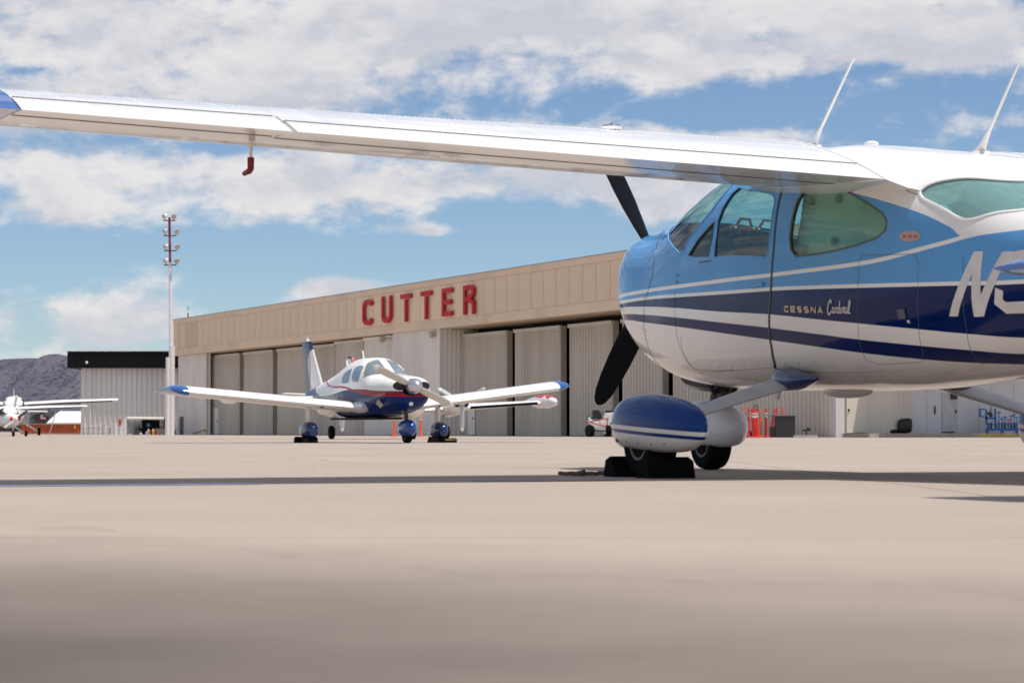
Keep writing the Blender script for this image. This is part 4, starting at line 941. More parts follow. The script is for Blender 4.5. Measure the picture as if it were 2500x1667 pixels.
# landing gear
def gear(sd, k=1., fat=1.):
    rg = []; yw = .4 + .945 * k
    for x, y, z, c, th in ((.16, .40, .535, .17, .05), (.13, .56, .485, .16, .048), (.06, .9, .395, .135, .04), (.0, 1.17, .315, .115, .034), (-.01, 1.26, .28, .10, .03)):
        d = Vector((0, sd * .36, -.15)).normalized(); up = Vector((.22, sd * .3, .9)).normalized()
        rg.append([Vector((x, sd * (.4 + (y - .4) * k), z)) + Vector((1, 0, .30)).normalized() * (c * fat / 2 * math.cos(a)) + up * (th * (1.9 if sd < 0 else 1) / 2 * math.sin(a)) for a in [2 * math.pi * i / 14 for i in range(14)]])
    q = MB(); q.rings(rg); q.build('gear_leg', M_['grey_paint'], pl, 60)
    FR = Loft([[.27, .49, .53, .57, .02, 2, 2], [.23, .465, .52, .58, .05, 2.2, 2], [.14, .45, .515, .58, .07, 2.4, 2.2], [.02, .455, .51, .56, .07, 2.2, 2.2], [-.10, .48, .51, .54, .045, 2, 2], [-.19, .50, .51, .52, .01, 2, 2]])
    q = MB(); q.rings([[FR.pt(x, t if t <= math.pi else 2 * math.pi - t, 1 if t <= math.pi else -1) + Vector((0, sd * .50, 0)) for t in [2 * math.pi * i / 18 for i in range(18)]] for x in np.linspace(-.19, .27, 14)]); q.build('leg_fairing', M_['navy'], pl, 50)
    # wheel fairing
    PT = Loft([[.375, .225, .27, .32, .02, 2, 2], [.36, .175, .27, .365, .075, 2.3, 2.3], [.30, .145, .275, .405, .11, 2.4, 2.6], [.18, .142, .28, .425, .132, 2.5, 2.8], [.03, .135, .28, .43, .138, 2.5, 2.8], [-.15, .128, .275, .418, .13, 2.4, 2.8], [-.33, .135, .268, .392, .105, 2.3, 2.6], [-.47, .165, .262, .352, .065, 2.2, 2.2], [-.545, .195, .255, .318, .030, 2.1, 2.1], [-.57, .22, .255, .295, .010, 2, 2]])
    PS = [(.43, .277), (.36, .270), (.03, .252), (-.35, .232), (-.57, .218)]
    pm_ = bpy.data.materials.get('fairing_paint') or livery('fairing_paint', (.006, .045, .22), [(PS, .013, (.80, .78, .74)), (PS, -.009, (.008, .04, .20)), (PS, -.027, (.80, .78, .74))], dirtz=(.12, .19), dirt=(.40, .28, .16), rough=.12)
    m2 = bpy.data.materials.get('fairing_grey')
    if not m2: m2 = mat('fairing_grey', (.60, .61, .63), .3, var=.04, coat=.3)
    q = MB(); q.rings([[PT.pt(x, t if t <= math.pi else 2 * math.pi - t, 1 if t <= math.pi else -1) + Vector((0, sd * yw, 0)) for t in [2 * math.pi * i / 36 for i in range(36)]] for x in np.concatenate([np.linspace(-.57, -.45, 8), np.linspace(-.42, .30, 15), np.linspace(.32, .375, 8)])])
    fa = q.build('wheel_fairing', pm_, pl, 50)
    for k_, (x_, t_d) in enumerate(((.22, 128), (.10, 126), (-.04, 126), (-.18, 127), (-.30, 128), (-.02, 62), (-.16, 62))):
        pp = PT.pt(x_, R(t_d)); nn_ = PT.nrm(x_, R(t_d)); pp = Vector((pp.x, sd * (pp.y + yw), pp.z)); nn_ = Vector((nn_.x, sd * nn_.y, nn_.z))
        q = MB(); q.lathe([(.0055, -.001), (.0045, .0015), (.0005, .0018)], pp, nn_, 8); q.build('screw', M_['dark_steel'], fa)
    q = MB(); q.lathe([(.012, 0), (.010, .004), (.002, .005)], (.20, sd * (yw + .126), .19), (0, sd, -.1), 12); q.build('fastener', M_['dark_steel'], fa)
    tyre(pl, (0.06, sd * yw, .195), .195, .165)
gear(1); gear(-1, .83, 1.4)
NP = Loft([[2.46, .26, .29, .32, .01, 2, 2], [2.43, .19, .29, .37, .06, 2.2, 2.2], [2.32, .155, .29, .41, .10, 2.4, 2.6], [2.1, .145, .29, .43, .125, 2.5, 2.8], [1.9, .14, .285, .415, .12, 2.4, 2.8], [1.75, .15, .28, .37, .10, 2.3, 2.4], [1.68, .18, .265, .32, .065, 2.1, 2.2], [1.63, .215, .26, .29, .02, 2, 2]])
q = MB(); q.rings([[NP.pt(x, t if t <= math.pi else 2 * math.pi - t, 1 if t <= math.pi else -1) for t in [2 * math.pi * i / 32 for i in range(32)]] for x in np.linspace(1.63, 2.46, 26)]); q.build('nose_wheel_fairing', bpy.data.materials['fairing_grey'], pl, 50)
tyre(pl, (2.05, 0, .175), .175, .15)
q = MB(); q.cyl((1.90, 0, .62), (2.0, 0, .40), .034, n=12); q.cyl((1.89, 0, .62), (1.93, 0, .54), .05, n=12); q.tube([(1.80, .05, .56), (1.84, .07, .50), (1.90, .06, .46)], .012, 6); q.tube([(1.80, -.05, .56), (1.84, -.07, .50), (1.90, -.06, .46)], .012, 6)
q.tube([(1.86, .0, .47), (1.80, 0, .50), (1.84, 0, .56)], .016, 6); q.box((1.84, 0, .45), (.10, .12, .03), ry=.3); q.tube([(1.7, .1, .43), (1.86, .08, .42), (1.98, .08, .40)], .014, 6); q.tube([(1.98, .10, .56), (1.86, .09, .49), (1.80, .09, .44)], .010, 6); q.build('nose_strut', M_['dark_steel'], pl, 40)
q = MB(); q.tube([(2.30, 0, .57), (2.22, 0, .535), (2.05, 0, .51), (1.9, .0, .50)], .03, 8, flat=3.0, up=(0, 0, 1)); q.build('cowl_flap', M_['black'], pl, 40)
# belly antenna and drains
q = MB(); q.rings([[Vector((.62 - .52 * i / 10 , .0 + .05 * math.cos(a) * math.sin(math.pi * (i + .3) / 10.6), .463 - .045 * max(0, math.sin(a)) * math.sin(math.pi * (i + .3) / 10.6) ** .35)) for a in [2 * math.pi * j / 12 for j in range(12)]] for i in range(11)]); q.build('belly_fairing', M_['white_paint'], pl, 60)
q = MB(); q.prism([(.95, .475), (1.02, .475), (1.0, .42), (.97, .42)], 'y', .10, .11); q.build('belly_antenna', M_['cream'], pl)
# tail
TLm, nt, b_ = base_mat('stabilator_paint'); b_.inputs['Base Color'].default_value = (.02, .11, .42, 1); b_.inputs['Roughness'].default_value = .2; b_.inputs['Coat Weight'].default_value = .6
for sd in (1, -1):
    W2 = Wing([(.0, -4.55, .80, .80, 1, .11), (1.55, -4.45, .80, .70, 1, .11), (1.70, -4.45, .80, .685, 1, .105), (1.78, -4.42, .80, .64, 1, .085), (1.82, -4.36, .80, .55, 1, .04)], 0, sd)
    q = MB(); q.rings([W2.ring(y, 1, 1, 14) for y in (0, .5, 1.0, 1.4, 1.55)]); q.build('stabilator', wm, pl, 40)
    q = MB(); q.rings([W2.ring(y, 1, 1, 14) for y in (1.552, 1.65, 1.70, 1.75, 1.78, 1.805, 1.82)]); q.build('stabilator_tip', TLm, pl, 40)
W3 = Wing([(0, -4.75, 0, 1.55, 0, .09), (1.2, -4.95, 0, .72, 0, .09)], 0)
q = MB(); q.rings([[Vector((p.x, p.z, 1.12 + p.y)) for p in W3.ring(y, 1, 1, 12)] for y in (0, .4, .8, 1.2)]); q.build('fin', wm, pl, 40)
# wheel chocks and rope round the near wheel
def lp(x, y, z=0):
    v = Matrix.Rotation(CRZ, 3, 'Z') @ Vector((x, y, z)); return Vector((v.x + CX, v.y + CY, v.z))
def chock(name, x, y, flip, m, label, sc=1., mi2=None, rz=0, org=None):
    q = MB(); s = -1 if flip else 1
    q.prism([(0, 0), (.17 * sc, 0), (.145 * sc, .085 * sc), (.085 * sc, .105 * sc), (.03 * sc, .03 * sc)][::s], 'y', -.125 * sc, .125 * sc)
    if flip: q.v = [(-a, b, c) for a, b, c in q.v]
    o = loose(name, q.mesh(name), m, org, rz, label=label, cat='wheel chock', group='wheel chocks'); bv = o.modifiers.new('b', 'BEVEL'); bv.width = .008; bv.segments = 2; bv.limit_method = 'ANGLE'; return o
chock('wheel_chock', 0, 0, False, M_['rubber'], 'black rubber chock ahead of the near wheel of the blue airplane', 1.05, rz=CRZ, org=lp(.16, 1.36))
chock('wheel_chock', 0, 0, True, M_['rubber'], 'black rubber chock behind the near wheel of the blue airplane', 1.05, rz=CRZ, org=lp(-.06, 1.36))
q = MB(); pts = [lp(.30, 1.44, .05), lp(.33, 1.47, .02), lp(.36, 1.52, .012), lp(.37, 1.58, .012), lp(.34, 1.63, .012), lp(.39, 1.66, .012), lp(.43, 1.61, .014), lp(.40, 1.57, .022), lp(.37, 1.62, .014), lp(.42, 1.70, .012), lp(.46, 1.69, .012)]
rp = []
for a, b in zip(pts[:-1], pts[1:]):
    for i in range(4): rp.append(a.lerp(b, i / 4) + Vector((random.uniform(-.006, .006), random.uniform(-.006, .006), random.uniform(0, .006))))
q.tube(rp, .011, 7); o = q.build('rope', mat('dirty_rope', (.13, .10, .075), .9, var=.4, scale=40, bump=.6), None, 60); tag(o, 'dirty rope trailing on the concrete beside the near wheel chock', 'rope')
# ================================================================== blue and white low-wing airplane
PX, PY, PYAW = -2.985, 49.154, 24.644
PRZ = math.atan2(-math.cos(R(PYAW)), math.sin(R(PYAW)))
lw = empty('low_wing_airplane', (PX, PY, 0), PRZ, 'white and dark blue low-wing airplane with red stripes parked before the hangar', 'airplane')
LT = [[2.20, .98, 1.12, 1.26, .22, 2.2, 2.2], [2.17, .90, 1.12, 1.33, .34, 2.3, 2.4], [2.10, .80, 1.12, 1.375, .43, 2.5, 2.6], [1.9, .68, 1.12, 1.40, .50, 2.6, 2.6], [1.5, .60, 1.10, 1.43, .53, 2.6, 2.6], [1.1, .565, 1.06, 1.47, .55, 2.6, 2.8],
      [.85, .555, 1.05, 1.60, .56, 2.6, 2.8], [.5, .55, 1.05, 1.765, .565, 2.7, 2.8], [.2, .54, 1.05, 1.83, .565, 2.7, 2.8], [-.3, .535, 1.04, 1.83, .56, 2.6, 2.8], [-.9, .53, 1.02, 1.745, .52, 2.4, 2.6], [-1.6, .56, 1.0, 1.60, .43, 2.2, 2.5], [-2.4, .66, 1.0, 1.46, .30, 2.1, 2.4], [-3.2, .80, 1.03, 1.33, .19, 2.1, 2.2], [-4.3, .98, 1.06, 1.15, .05, 2, 2]]
PL = Loft(LT)
bcur = [(2.2, 1.075), (1.5, 1.095), (.9, 1.13), (.3, 1.145), (-.3, 1.13), (-1.0, 1.08), (-1.8, 1.04), (-2.5, 1.04), (-3.0, 1.10), (-3.4, 1.25), (-3.7, 1.45), (-4.3, 1.6)]
r2c = [(2.2, .985), (1.6, 1.00), (1.1, 1.03), (.6, 1.075), (.2, 1.13), (-.4, 1.20), (-1.2, 1.22), (-1.8, 1.26), (-2.3, 1.33), (-2.8, 1.42), (-4.3, 1.6)]
BLU = (.004, .022, .12); RDD = (.36, .010, .02); WHP = (.80, .79, .76)
LV2 = livery('low_wing_paint', WHP, [(bcur, 0, BLU), (bcur, -.015, RDD), (bcur, -.055, BLU), (r2c, .022, RDD), (r2c, -.022, BLU)], rough=.12)
# the second red line keeps the white above the blue where it climbs
nt = LV2.node_tree; b_ = nt.nodes['Principled BSDF']; tc = nt.nodes.new('ShaderNodeTexCoord'); sp = nt.nodes.new('ShaderNodeSeparateXYZ'); lnk(nt, tc.outputs['Object'], sp.inputs[0])
src = b_.inputs['Base Color'].links[0].from_socket
k = nmath(nt, 'MULTIPLY', nmath(nt, 'LESS_THAN', sp.outputs[2], ncurve(nt, sp.outputs[0], r2c, -.022)), nmath(nt, 'GREATER_THAN', sp.outputs[2], ncurve(nt, sp.outputs[0], bcur)))
lnk(nt, nmix(nt, k, src, WHP), b_.inputs['Base Color'])
px_ = lambda P: [(x, PL.t_of(x, z) * KV) for x, z in P]
pw1 = [(-.02, 1.30), (-.04, 1.52), (.04, 1.62), (.40, 1.665), (.60, 1.62), (.66, 1.45), (.66, 1.33), (.60, 1.29)]
pw1 = [(.10, 1.30), (.06, 1.55), (.12, 1.62), (.46, 1.64), (.52, 1.60), (.53, 1.33), (.48, 1.29)]
pw2 = [(-.55, 1.27), (-.60, 1.40), (-.50, 1.50), (-.12, 1.605), (-.06, 1.58), (-.05, 1.33), (-.10, 1.28)]
pw1 = pw1[::-1]
wsl = [(1.14, 0), (1.10, .3), (1.02, .55), (.90, .85), (.80, 1.02), (.72, 1.10), (.66, 1.05), (.62, .85), (.56, .70), (.50, .55), (.46, .06), (.46, 0)]
wsc = [(x, max(t, .075) * KV) for x, t in wsl[1:-1]]
wsp = [(1.13, .075 * KV)] + wsc + [(.46, .075 * KV)]
XS2 = np.concatenate([np.linspace(-4.3, -1.2, 30), np.linspace(-1.1, 1.2, 50), np.linspace(1.25, 2.2, 20)])
V2, T2 = skin(PL, [('windshield', wsp), ('w1', smooth_poly(px_(pw1), 1)), ('w2', smooth_poly(px_(pw2), 1))], xs=XS2, ts=np.linspace(0, math.pi, 34))
b2 = shell('fuselage', PL, V2, T2['body'], (1, -1), [LV2, INT], lw)
shell('windshield', PL, V2, T2['windshield'], (1, -1), [M_['glass_sky_sheen']], b2, inner=False, off=-.004)
GB = glass('side_sheen_glass', (.62, .82, 1.0), 1.0, 4.5)  # blue diffuse share paints the sky reflection into the side panes
for sd in (1, -1):
    for kk in ('w1', 'w2'): shell('side_window', PL, V2, T2[kk], (sd,), [GB], b2, inner=False, off=-.004)
gold = mat('seal_gold', (.42, .33, .18), .4, .3)
seam('windshield_seal', PL, wsl[1:-1], .022, gold, b2, (1, -1), .004, space='xt')
q = MB(); q.b2((-.4, -.42, .64), (1.0, .42, .68)); q.build('cabin_floor', cab, lw)
for y in (-.26, .26):
    q = MB(); q.prism([(.40, .68), (.40, .90), (.0, .92), (-.02, .68)], 'y', y - .2, y + .2); q.prism([(.04, .9), (-.10, 1.48), (-.18, 1.48), (-.10, .9)], 'y', y - .19, y + .19); q.build('seat', mat('seat_grey', (.35, .33, .36), .8) if 'seat_grey' not in bpy.data.materials else bpy.data.materials['seat_grey'], lw, bevel=.03)
q = MB(); q.prism([(.92, .9), (.92, 1.40), (.72, 1.36), (.72, .9)], 'y', -.42, .42); q.build('instrument_panel', cab, lw)
# cowl openings, spinner, prop, lights, exhaust plate
q = MB()
for sd in (1, -1): q.lathe([(.15, 0), (.145, .012), (.002, .013)], (2.195, sd * .27, 1.185), (1, sd * .38, 0), 22)
q.v = [(x, y, 1.185 + (z - 1.185) * .62) for x, y, z in q.v]; q.build('cooling_inlet', M_['void'], b2, 40)
q = MB(); q.lathe([(.05, 0), (.045, .02), (.02, .035), (.002, .04)], (2.12, 0, .82), (1, 0, -.3), 18); q.build('landing_light', M_['chrome'], b2, 40)
q = MB(); q.rings([[onp + nn * l for onp, nn in [(PL.pt(x, PL.t_of(x, z), -1), PL.nrm(x, PL.t_of(x, z), -1)) for x, z in ((1.72, .80), (1.52, .74), (1.42, .83), (1.60, .92))]] for l in (-.01, .02)]); q.build('access_plate', mat('bare_plate', (.55, .50, .42), .35, .6), b2)
decal('badge_script', PL, text_quads('CUSE', 1.22, 1.24, 1, .02, .035, .03, .02, .25), M_['grey_paint'], b2, side=-1) if False else None
pr2 = empty('propeller', (2.28, 0, 1.177)); pr2.parent = lw
q = MB(); q.lathe([(.165, -.06), (.17, .02), (.155, .12), (.11, .21), (.05, .265), (.002, .275)], (0, 0, 0), (1, 0, 0), 28); q.build('spinner', mat('spinner_metal', (.58, .58, .62), .28, .9), pr2, 50)
def blade2(parent, ang, L, m, tipm, w=.07, tw0=50, flip=1):
    u = Vector((0, math.cos(R(ang)), math.sin(R(ang)))); wv = Vector((0, -u.z, u.y))
    for nm, rs, mm in (('propeller_blade', (.10, .25, .45, .7, .88), m), ('blade_tip', (.885, .94, .98, 1.0), tipm)):
        q = MB(); rg = []
        for r_ in rs:
            c = w * (1.0 if r_ < .9 else .85 if r_ < .97 else .45) * (.7 if r_ < .15 else 1.15 if r_ < .8 else 1); tw = tw0 - r_ * (tw0 - 14); cdir = wv * math.cos(R(tw)) + Vector((flip, 0, 0)) * math.sin(R(tw)); td = u.cross(cdir); th = .035 * (1.15 - r_)
            rg.append([u * r_ * L + cdir * c * math.cos(a) + td * th * math.sin(a) for a in [2 * math.pi * i / 10 for i in range(10)]])
        q.rings(rg); o = q.build(nm, mm, parent, 60)
bw = mat('blade_cream', (.62, .59, .50), .4, var=.06); bt = mat('blade_tip_white', (.80, .79, .75), .35)
AG = -24.5
blade2(pr2, AG, .98, bw, bt); blade2(pr2, AG + 180, .98, bw, bt, flip=-1)
# wings
for sd in (1, -1):
    zt = 1.155 + .085 * sd; mk = lambda y: .72 + (zt - .72) * (y - .5) / 4.05
    ws_ = Wing([(0, -1.10, .66, 1.62, 2, .14), (.5, -1.10, .68, 1.62, 2, .14), (4.25, -1.10, mk(4.25) - .02, 1.57, 1, .14)], .03, sd)
    wt_ = Wing([(4.25, -1.10, mk(4.25) - .02, 1.57, 1, .14), (4.42, -1.09, mk(4.42) - .01, 1.53, 1, .13), (4.52, -1.02, mk(4.5), 1.38, 1, .10), (4.57, -.90, mk(4.55) + .01, 1.12, 1, .055)], .03, sd)
    q = MB(); q.rings([ws_.ring(y, 1, 1, 14) for y in ylist(0, 4.0, .5) + [4.25]]); q.build('wing', M_['white_paint'], lw, 40)
    tip2 = bpy.data.materials.get('tip_blue') or mat('tip_blue', (.012, .09, .34), .18, var=.05, coat=.4)
    q = MB(); q.rings([wt_.ring(y, 1, 1, 14) for y in (4.252, 4.35, 4.42, 4.47, 4.52, 4.55, 4.57)]); q.build('wing_tip', tip2, lw, 40)
    q = MB(); q.rings([[Vector((x, sd * (.52 + .13 * math.cos(a)), .76 + h_ * math.sin(a))) for a in [2 * math.pi * i / 16 for i in range(16)]] for x, h_ in ((.92, .03), (.85, .10), (.70, .13), (.40, .13), (.2, .10))]); q.build('wing_root_cuff', M_['grey_paint'] if sd < 0 else M_['white_paint'], lw, 50)
    p = ws_.at(1.35, .03, False); q = MB(); q.sphere((p.x, p.y, p.z), .05, 10, (.4, 1.2, .4)); q.build('leading_edge_light', M_['dark_steel'], lw, 60)
    # gear
    q = MB(); q.cyl((0, sd * 1.5, .30), (0.0, sd * 1.5, .85), .055, .065, 12); q.cyl((0.02, sd * 1.5, .12), (0, sd * 1.5, .45), .035, n=10); q.tube([(.05, sd * 1.42, .50), (.12, sd * 1.36, .40), (.10, sd * 1.36, .22), (.04, sd * 1.40, .16)], .010, 6); q.build('gear_strut', M_['white_paint'], lw, 40)
    ph = Loft([[.42, .22, .27, .32, .03, 2, 2], [.36, .15, .27, .40, .10, 2.2, 2.2], [.2, .12, .27, .46, .145, 2.4, 2.4], [0, .12, .27, .465, .15, 2.4, 2.4], [-.22, .14, .26, .42, .12, 2.2, 2.2], [-.42, .20, .25, .33, .05, 2, 2], [-.52, .23, .25, .28, .015, 2, 2]])
    q = MB(); q.rings([[ph.pt(x, t if t <= math.pi else 2 * math.pi - t, 1 if t <= math.pi else -1) + Vector((0, sd * 1.5, -.01)) for t in [2 * math.pi * i / 24 for i in range(24)]] for x in np.linspace(-.52, .42, 18)]); q.build('wheel_fairing', M_['navy'], lw, 50)
    tyre(lw, (0, sd * 1.5, .19), .19, .15)
    s2_ = Wing([(0, -4.15, 1.02, .78, 0, .1), (1.50, -4.10, 1.02, .70, 0, .1)], 0, sd); q = MB(); q.rings([s2_.ring(y, 1, 1, 10) for y in (0, .5, 1.0, 1.5)]); q.build('stabilator', M_['white_paint'], lw, 40)
q = MB(); q.cyl((1.92, 0, .25), (1.86, 0, .75), .03, n=10); q.cyl((1.88, 0, .45), (1.86, 0, .70), .045, n=10); q.tube([(1.80, .06, .66), (1.74, .08, .50), (1.84, .05, .40)], .010, 6); q.build('nose_strut', M_['dark_steel'], lw, 40)
ph = Loft([[2.28, .26, .30, .34, .02, 2, 2], [2.22, .17, .30, .42, .09, 2.2, 2.2], [2.05, .14, .30, .49, .14, 2.4, 2.4], [1.85, .14, .30, .48, .14, 2.4, 2.4], [1.6, .20, .31, .42, .09, 2.2, 2.2], [1.40, .27, .32, .37, .02, 2, 2]])
q = MB(); q.rings([[ph.pt(x, t if t <= math.pi else 2 * math.pi - t, 1 if t <= math.pi else -1) for t in [2 * math.pi * i / 24 for i in range(24)]] for x in np.linspace(1.4, 2.28, 16)]); q.build('nose_wheel_fairing', mat('fairing_blue', (.008, .05, .22), .15, coat=.5), lw, 50)
tyre(lw, (1.93, 0, .18), .18, .14)
# fin: dark blue rudder and cap, white fin with red flourishes
fm, nt, b_ = base_mat('fin_paint'); tc = nt.nodes.new('ShaderNodeTexCoord'); sp = nt.nodes.new('ShaderNodeSeparateXYZ'); lnk(nt, tc.outputs['Object'], sp.inputs[0])
cut = ncurve(nt, sp.outputs[2], [(1.0, -3.92), (1.5, -4.05), (1.9, -4.13), (2.04, -4.06), (2.16, -3.85), (2.40, -3.3)])
c_ = nmix(nt, nmath(nt, 'LESS_THAN', sp.outputs[0], cut), WHP, BLU)
for zo, A in ((0, [(1.1, -3.62), (1.18, -3.85), (1.3, -3.98), (1.6, -4.02), (1.85, -4.04), (2.02, -4.14), (2.08, -4.30)]), (.0, [(1.22, -3.72), (1.28, -3.92), (1.45, -3.98), (1.6, -3.96), (1.9, -3.97), (2.1, -4.08), (2.16, -4.25)])):
    cu = ncurve(nt, sp.outputs[2], A); d_ = nmath(nt, 'ABSOLUTE', nmath(nt, 'SUBTRACT', sp.outputs[0], cu)); k = nmath(nt, 'MULTIPLY', nmath(nt, 'LESS_THAN', d_, .022), nmath(nt, 'MULTIPLY', nmath(nt, 'GREATER_THAN', sp.outputs[2], A[0][0]), nmath(nt, 'LESS_THAN', sp.outputs[2], A[-1][0])))
    c_ = nmix(nt, k, c_, RDD)
lnk(nt, c_, b_.inputs['Base Color']); b_.inputs['Roughness'].default_value = .15
W4 = Wing([(0, -4.36, 0, 1.28, 0, .10), (1.17, -4.66, 0, .66, 0, .10), (1.22, -4.62, 0, .55, 0, .07)], 0)
q = MB(); q.rings([[Vector((p.x, p.z, 1.12 + p.y)) for p in W4.ring(y, 1, 1, 12)] for y in (0, .25, .5, .75, 1.0, 1.17, 1.22)]); fin = q.build('fin', fm, lw, 40)
q = MB(); q.lathe([(.05, 0), (.04, .05), (.012, .06), (.012, .11), (.002, .115)], (-4.26, 0, 2.335), (0, 0, 1), 12); q.build('beacon', M_['white_paint'], fin, 40)
# rudder ribs
q = MB()
for i in range(9): z = 1.25 + i * .12; x = -4.36 - .255 * (z - 1.12); q.b2((x + .02, -.035, z), (x + .30, .035, z + .018))
q.build('rudder_rib', M_['navy'], fin)
decal('registration_lettering', PL, text_quads('N7260L', -1.95, .72, 1, .02, .27, .16, .045, .16), bpy.data.materials['lettering_white'], b2, side=-1)
for x, z, h_ in ((-1.62, 1.60, .22), (-.62, 1.79, .22)):
    q = MB(); q.prism([(x, z - .02), (x + .05, z - .02), (x - .05, z + h_), (x - .07, z + h_)], 'y', -.012, .012); q.build('blade_antenna', M_['white_paint'], b2)
q = MB(); q.b2((-1.9, -.30, .50), (.9, .30, .545)); q.build('belly_panel', M_['void'], b2)
def wl(x, y, z=0, o=(PX, PY), rz=PRZ):
    v = Matrix.Rotation(rz, 3, 'Z') @ Vector((x, y, z)); return Vector((v.x + o[0], v.y + o[1], z))
chock('wheel_chock', 0, 0, False, M_['rubber'], 'black chock at the leftmost wheel of the low-wing airplane', 1.3, rz=PRZ, org=wl(.12, -1.55))
chock('wheel_chock', 0, 0, True, M_['rubber'], 'black chock behind the leftmost wheel of the low-wing airplane', 1.3, rz=PRZ, org=wl(-.10, -1.55))
chock('wheel_chock', 0, 0, False, M_['rubber'], 'black chock left of the rightmost wheel of the low-wing airplane', 1.3, rz=PRZ, org=wl(.12, 1.35))
q = MB(); q.prism([(0, 0), (.20, 0), (.16, .10), (.04, .10)], 'y', -.16, .16, mi=0); q.b2((.03, -.162, .05), (.205, .162, .08), mi=1); o = loose('wheel_chock', q.mesh('wheel_chock'), [M_['rubber'], mat('olive_yellow', (.26, .22, .05), .7)], wl(.08, 1.66), PRZ + .2, label='black and yellow chock at the rightmost wheel of the low-wing airplane', cat='wheel chock', group='wheel chocks')
# ================================================================== twin-engine airplane behind it
TX, TY, TYAW = -4.04, 75., 18.
TRZ = math.atan2(-math.cos(R(TYAW)), math.sin(R(TYAW)))
tw = empty('twin_engine_airplane', (TX, TY, 0), TRZ, 'white twin-engine airplane with red-striped wingtip tank parked behind the blue and white one', 'airplane')
def ring_body(q, st, oy=0, n=18):
    """st: x, z, halfwidth, halfheight"""
    q.rings([[Vector((x, oy + w * math.cos(a), z + h_ * math.sin(a))) for a in [2 * math.pi * i / n for i in range(n)]] for x, z, w, h_ in st]); return q
q = MB(); ring_body(q, [(3.6, 1.0, .03, .03), (3.4, 1.02, .28, .26), (2.6, 1.08, .50, .42), (1.2, 1.18, .62, .58), (.0, 1.25, .64, .66), (-1.5, 1.25, .52, .52), (-3.5, 1.3, .25, .28), (-5.0, 1.35, .06, .10)]); q.build('fuselage', M_['white_paint'], tw, 50)
q = MB(); ring_body(q, [(1.35, 1.55, .30, .10), (1.0, 1.60, .50, .22), (0, 1.66, .55, .30), (-1.0, 1.60, .45, .25)]); q.build('cabin_glass', M_['dark_fabric'], tw, 50)
redw = mat('tank_paint', (.78, .77, .76), .25, coat=.3)
for sd in (1, -1):
    up_ = .11 if sd < 0 else 0; w5 = Wing([(0, -1.25, .80, 2.1, 2, .15), (1.9, -1.1, .93 + up_ * .3, 1.8, 2, .14), (5.15, -.75, 1.18 + up_, 1.15, 1, .12)], .03, sd)
    q = MB(); q.rings([w5.ring(y, .74, .74, 12) for y in ylist(0, 5.15, .6)]); q.build('wing', M_['white_paint'], tw, 40)
    q = MB(); q.rings([[p + Vector((0, 0, -.02)) for p in w5.flap(y, .75, .75)] for y in ylist(1.0, 2.4, .5)]); q.build('flap', M_['white_paint'], tw, 30)
    q = MB(); q.tube([w5.at(y, .0, True) + Vector((.01, 0, 0)) for y in ylist(2.6, 5.0, .5)], .045, 8); q.build('deice_boot', M_['rubber'], tw, 60)
    q = MB(); ring_body(q, [(1.35, 1.22, .02, .02), (1.15, 1.22, .13, .13), (.5, 1.24, .22, .22), (-.5, 1.24, .22, .20), (-1.4, 1.27, .10, .10), (-1.9, 1.30, .01, .02)], sd * 5.35); q.v = [(x, y, z + up_) for x, y, z in q.v]; tk = q.build('tip_tank', redw, tw, 50)
    q = MB(); ring_body(q, [(.9, 1.30, .15, .13), (.3, 1.31, .20, .17), (-.4, 1.31, .19, .15)], sd * 5.36); q.v = [(x, y, z + up_) for x, y, z in q.v]; q.build('red_stripe', M_['red'], tk, 50)
    q = MB(); ring_body(q, [(1.55, 1.16, .20, .18), (1.45, 1.14, .30, .27), (.9, 1.10, .36, .33), (0, 1.04, .36, .32), (-1.0, 1.0, .22, .20), (-1.7, .98, .04, .05)], sd * 2.0); na = q.build('engine_nacelle', M_['white_paint'], tw, 50)
    q = MB(); q.lathe([(.12, 0), (.10, .01), (.01, .012)], (1.555, sd * 1.86, 1.16), (1, 0, 0)); q.lathe([(.12, 0), (.10, .01), (.01, .012)], (1.555, sd * 2.14, 1.16), (1, 0, 0)); q.build('cooling_inlet', M_['void'], na)
    pe = empty('propeller', (1.68, sd * 2.0, 1.18)); pe.parent = tw
    q = MB(); q.lathe([(.13, -.1), (.12, .02), (.07, .14), (.002, .2)], (0, 0, 0), (1, 0, 0), 18); q.build('spinner', M_['chrome'], pe, 40)
    for a in (32, 150, 270): blade2(pe, a, .93, M_['grey_paint'], bt, w=.065)
    q = MB(); q.cyl((0, sd * 1.9, .28), (-.05, sd * 1.85, .95), .045, n=10); q.tube([(.0, sd * 1.8, .80), (.1, sd * 1.9, .45), (0, sd * 1.92, .25)], .022, 6); q.build('gear_strut', M_['grey_paint'], tw, 40)
    q = MB(); q.b2((-.3, sd * 1.62 - .01, .45), (.3, sd * 1.62 + .01, .92)); q.build('gear_door', M_['white_paint'], tw)
    tyre(tw, (0, sd * 1.95, .22), .22, .17)
    s5 = Wing([(0, -4.9, 1.45, .9, 0, .1), (2.6, -4.8, 1.55, .6, 0, .1)], 0, sd); q = MB(); q.rings([s5.ring(y, 1, 1, 8) for y in (0, 1.3, 2.6)]); q.build('tailplane', M_['white_paint'], tw, 40)
q = MB(); q.cyl((2.9, 0, .26), (2.8, 0, .8), .045, n=10); q.tube([(2.75, .08, .75), (2.95, .08, .5), (2.9, .06, .3)], .02, 6); q.b2((2.5, -.16, .55), (2.9, -.14, .80)); q.build('nose_strut', M_['white_paint'], tw, 40)
tyre(tw, (2.9, 0, .20), .20, .15)
q = MB(); W6 = Wing([(0, -5.55, 0, 1.5, 0, .1), (1.35, -5.95, 0, .85, 0, .1)], 0)
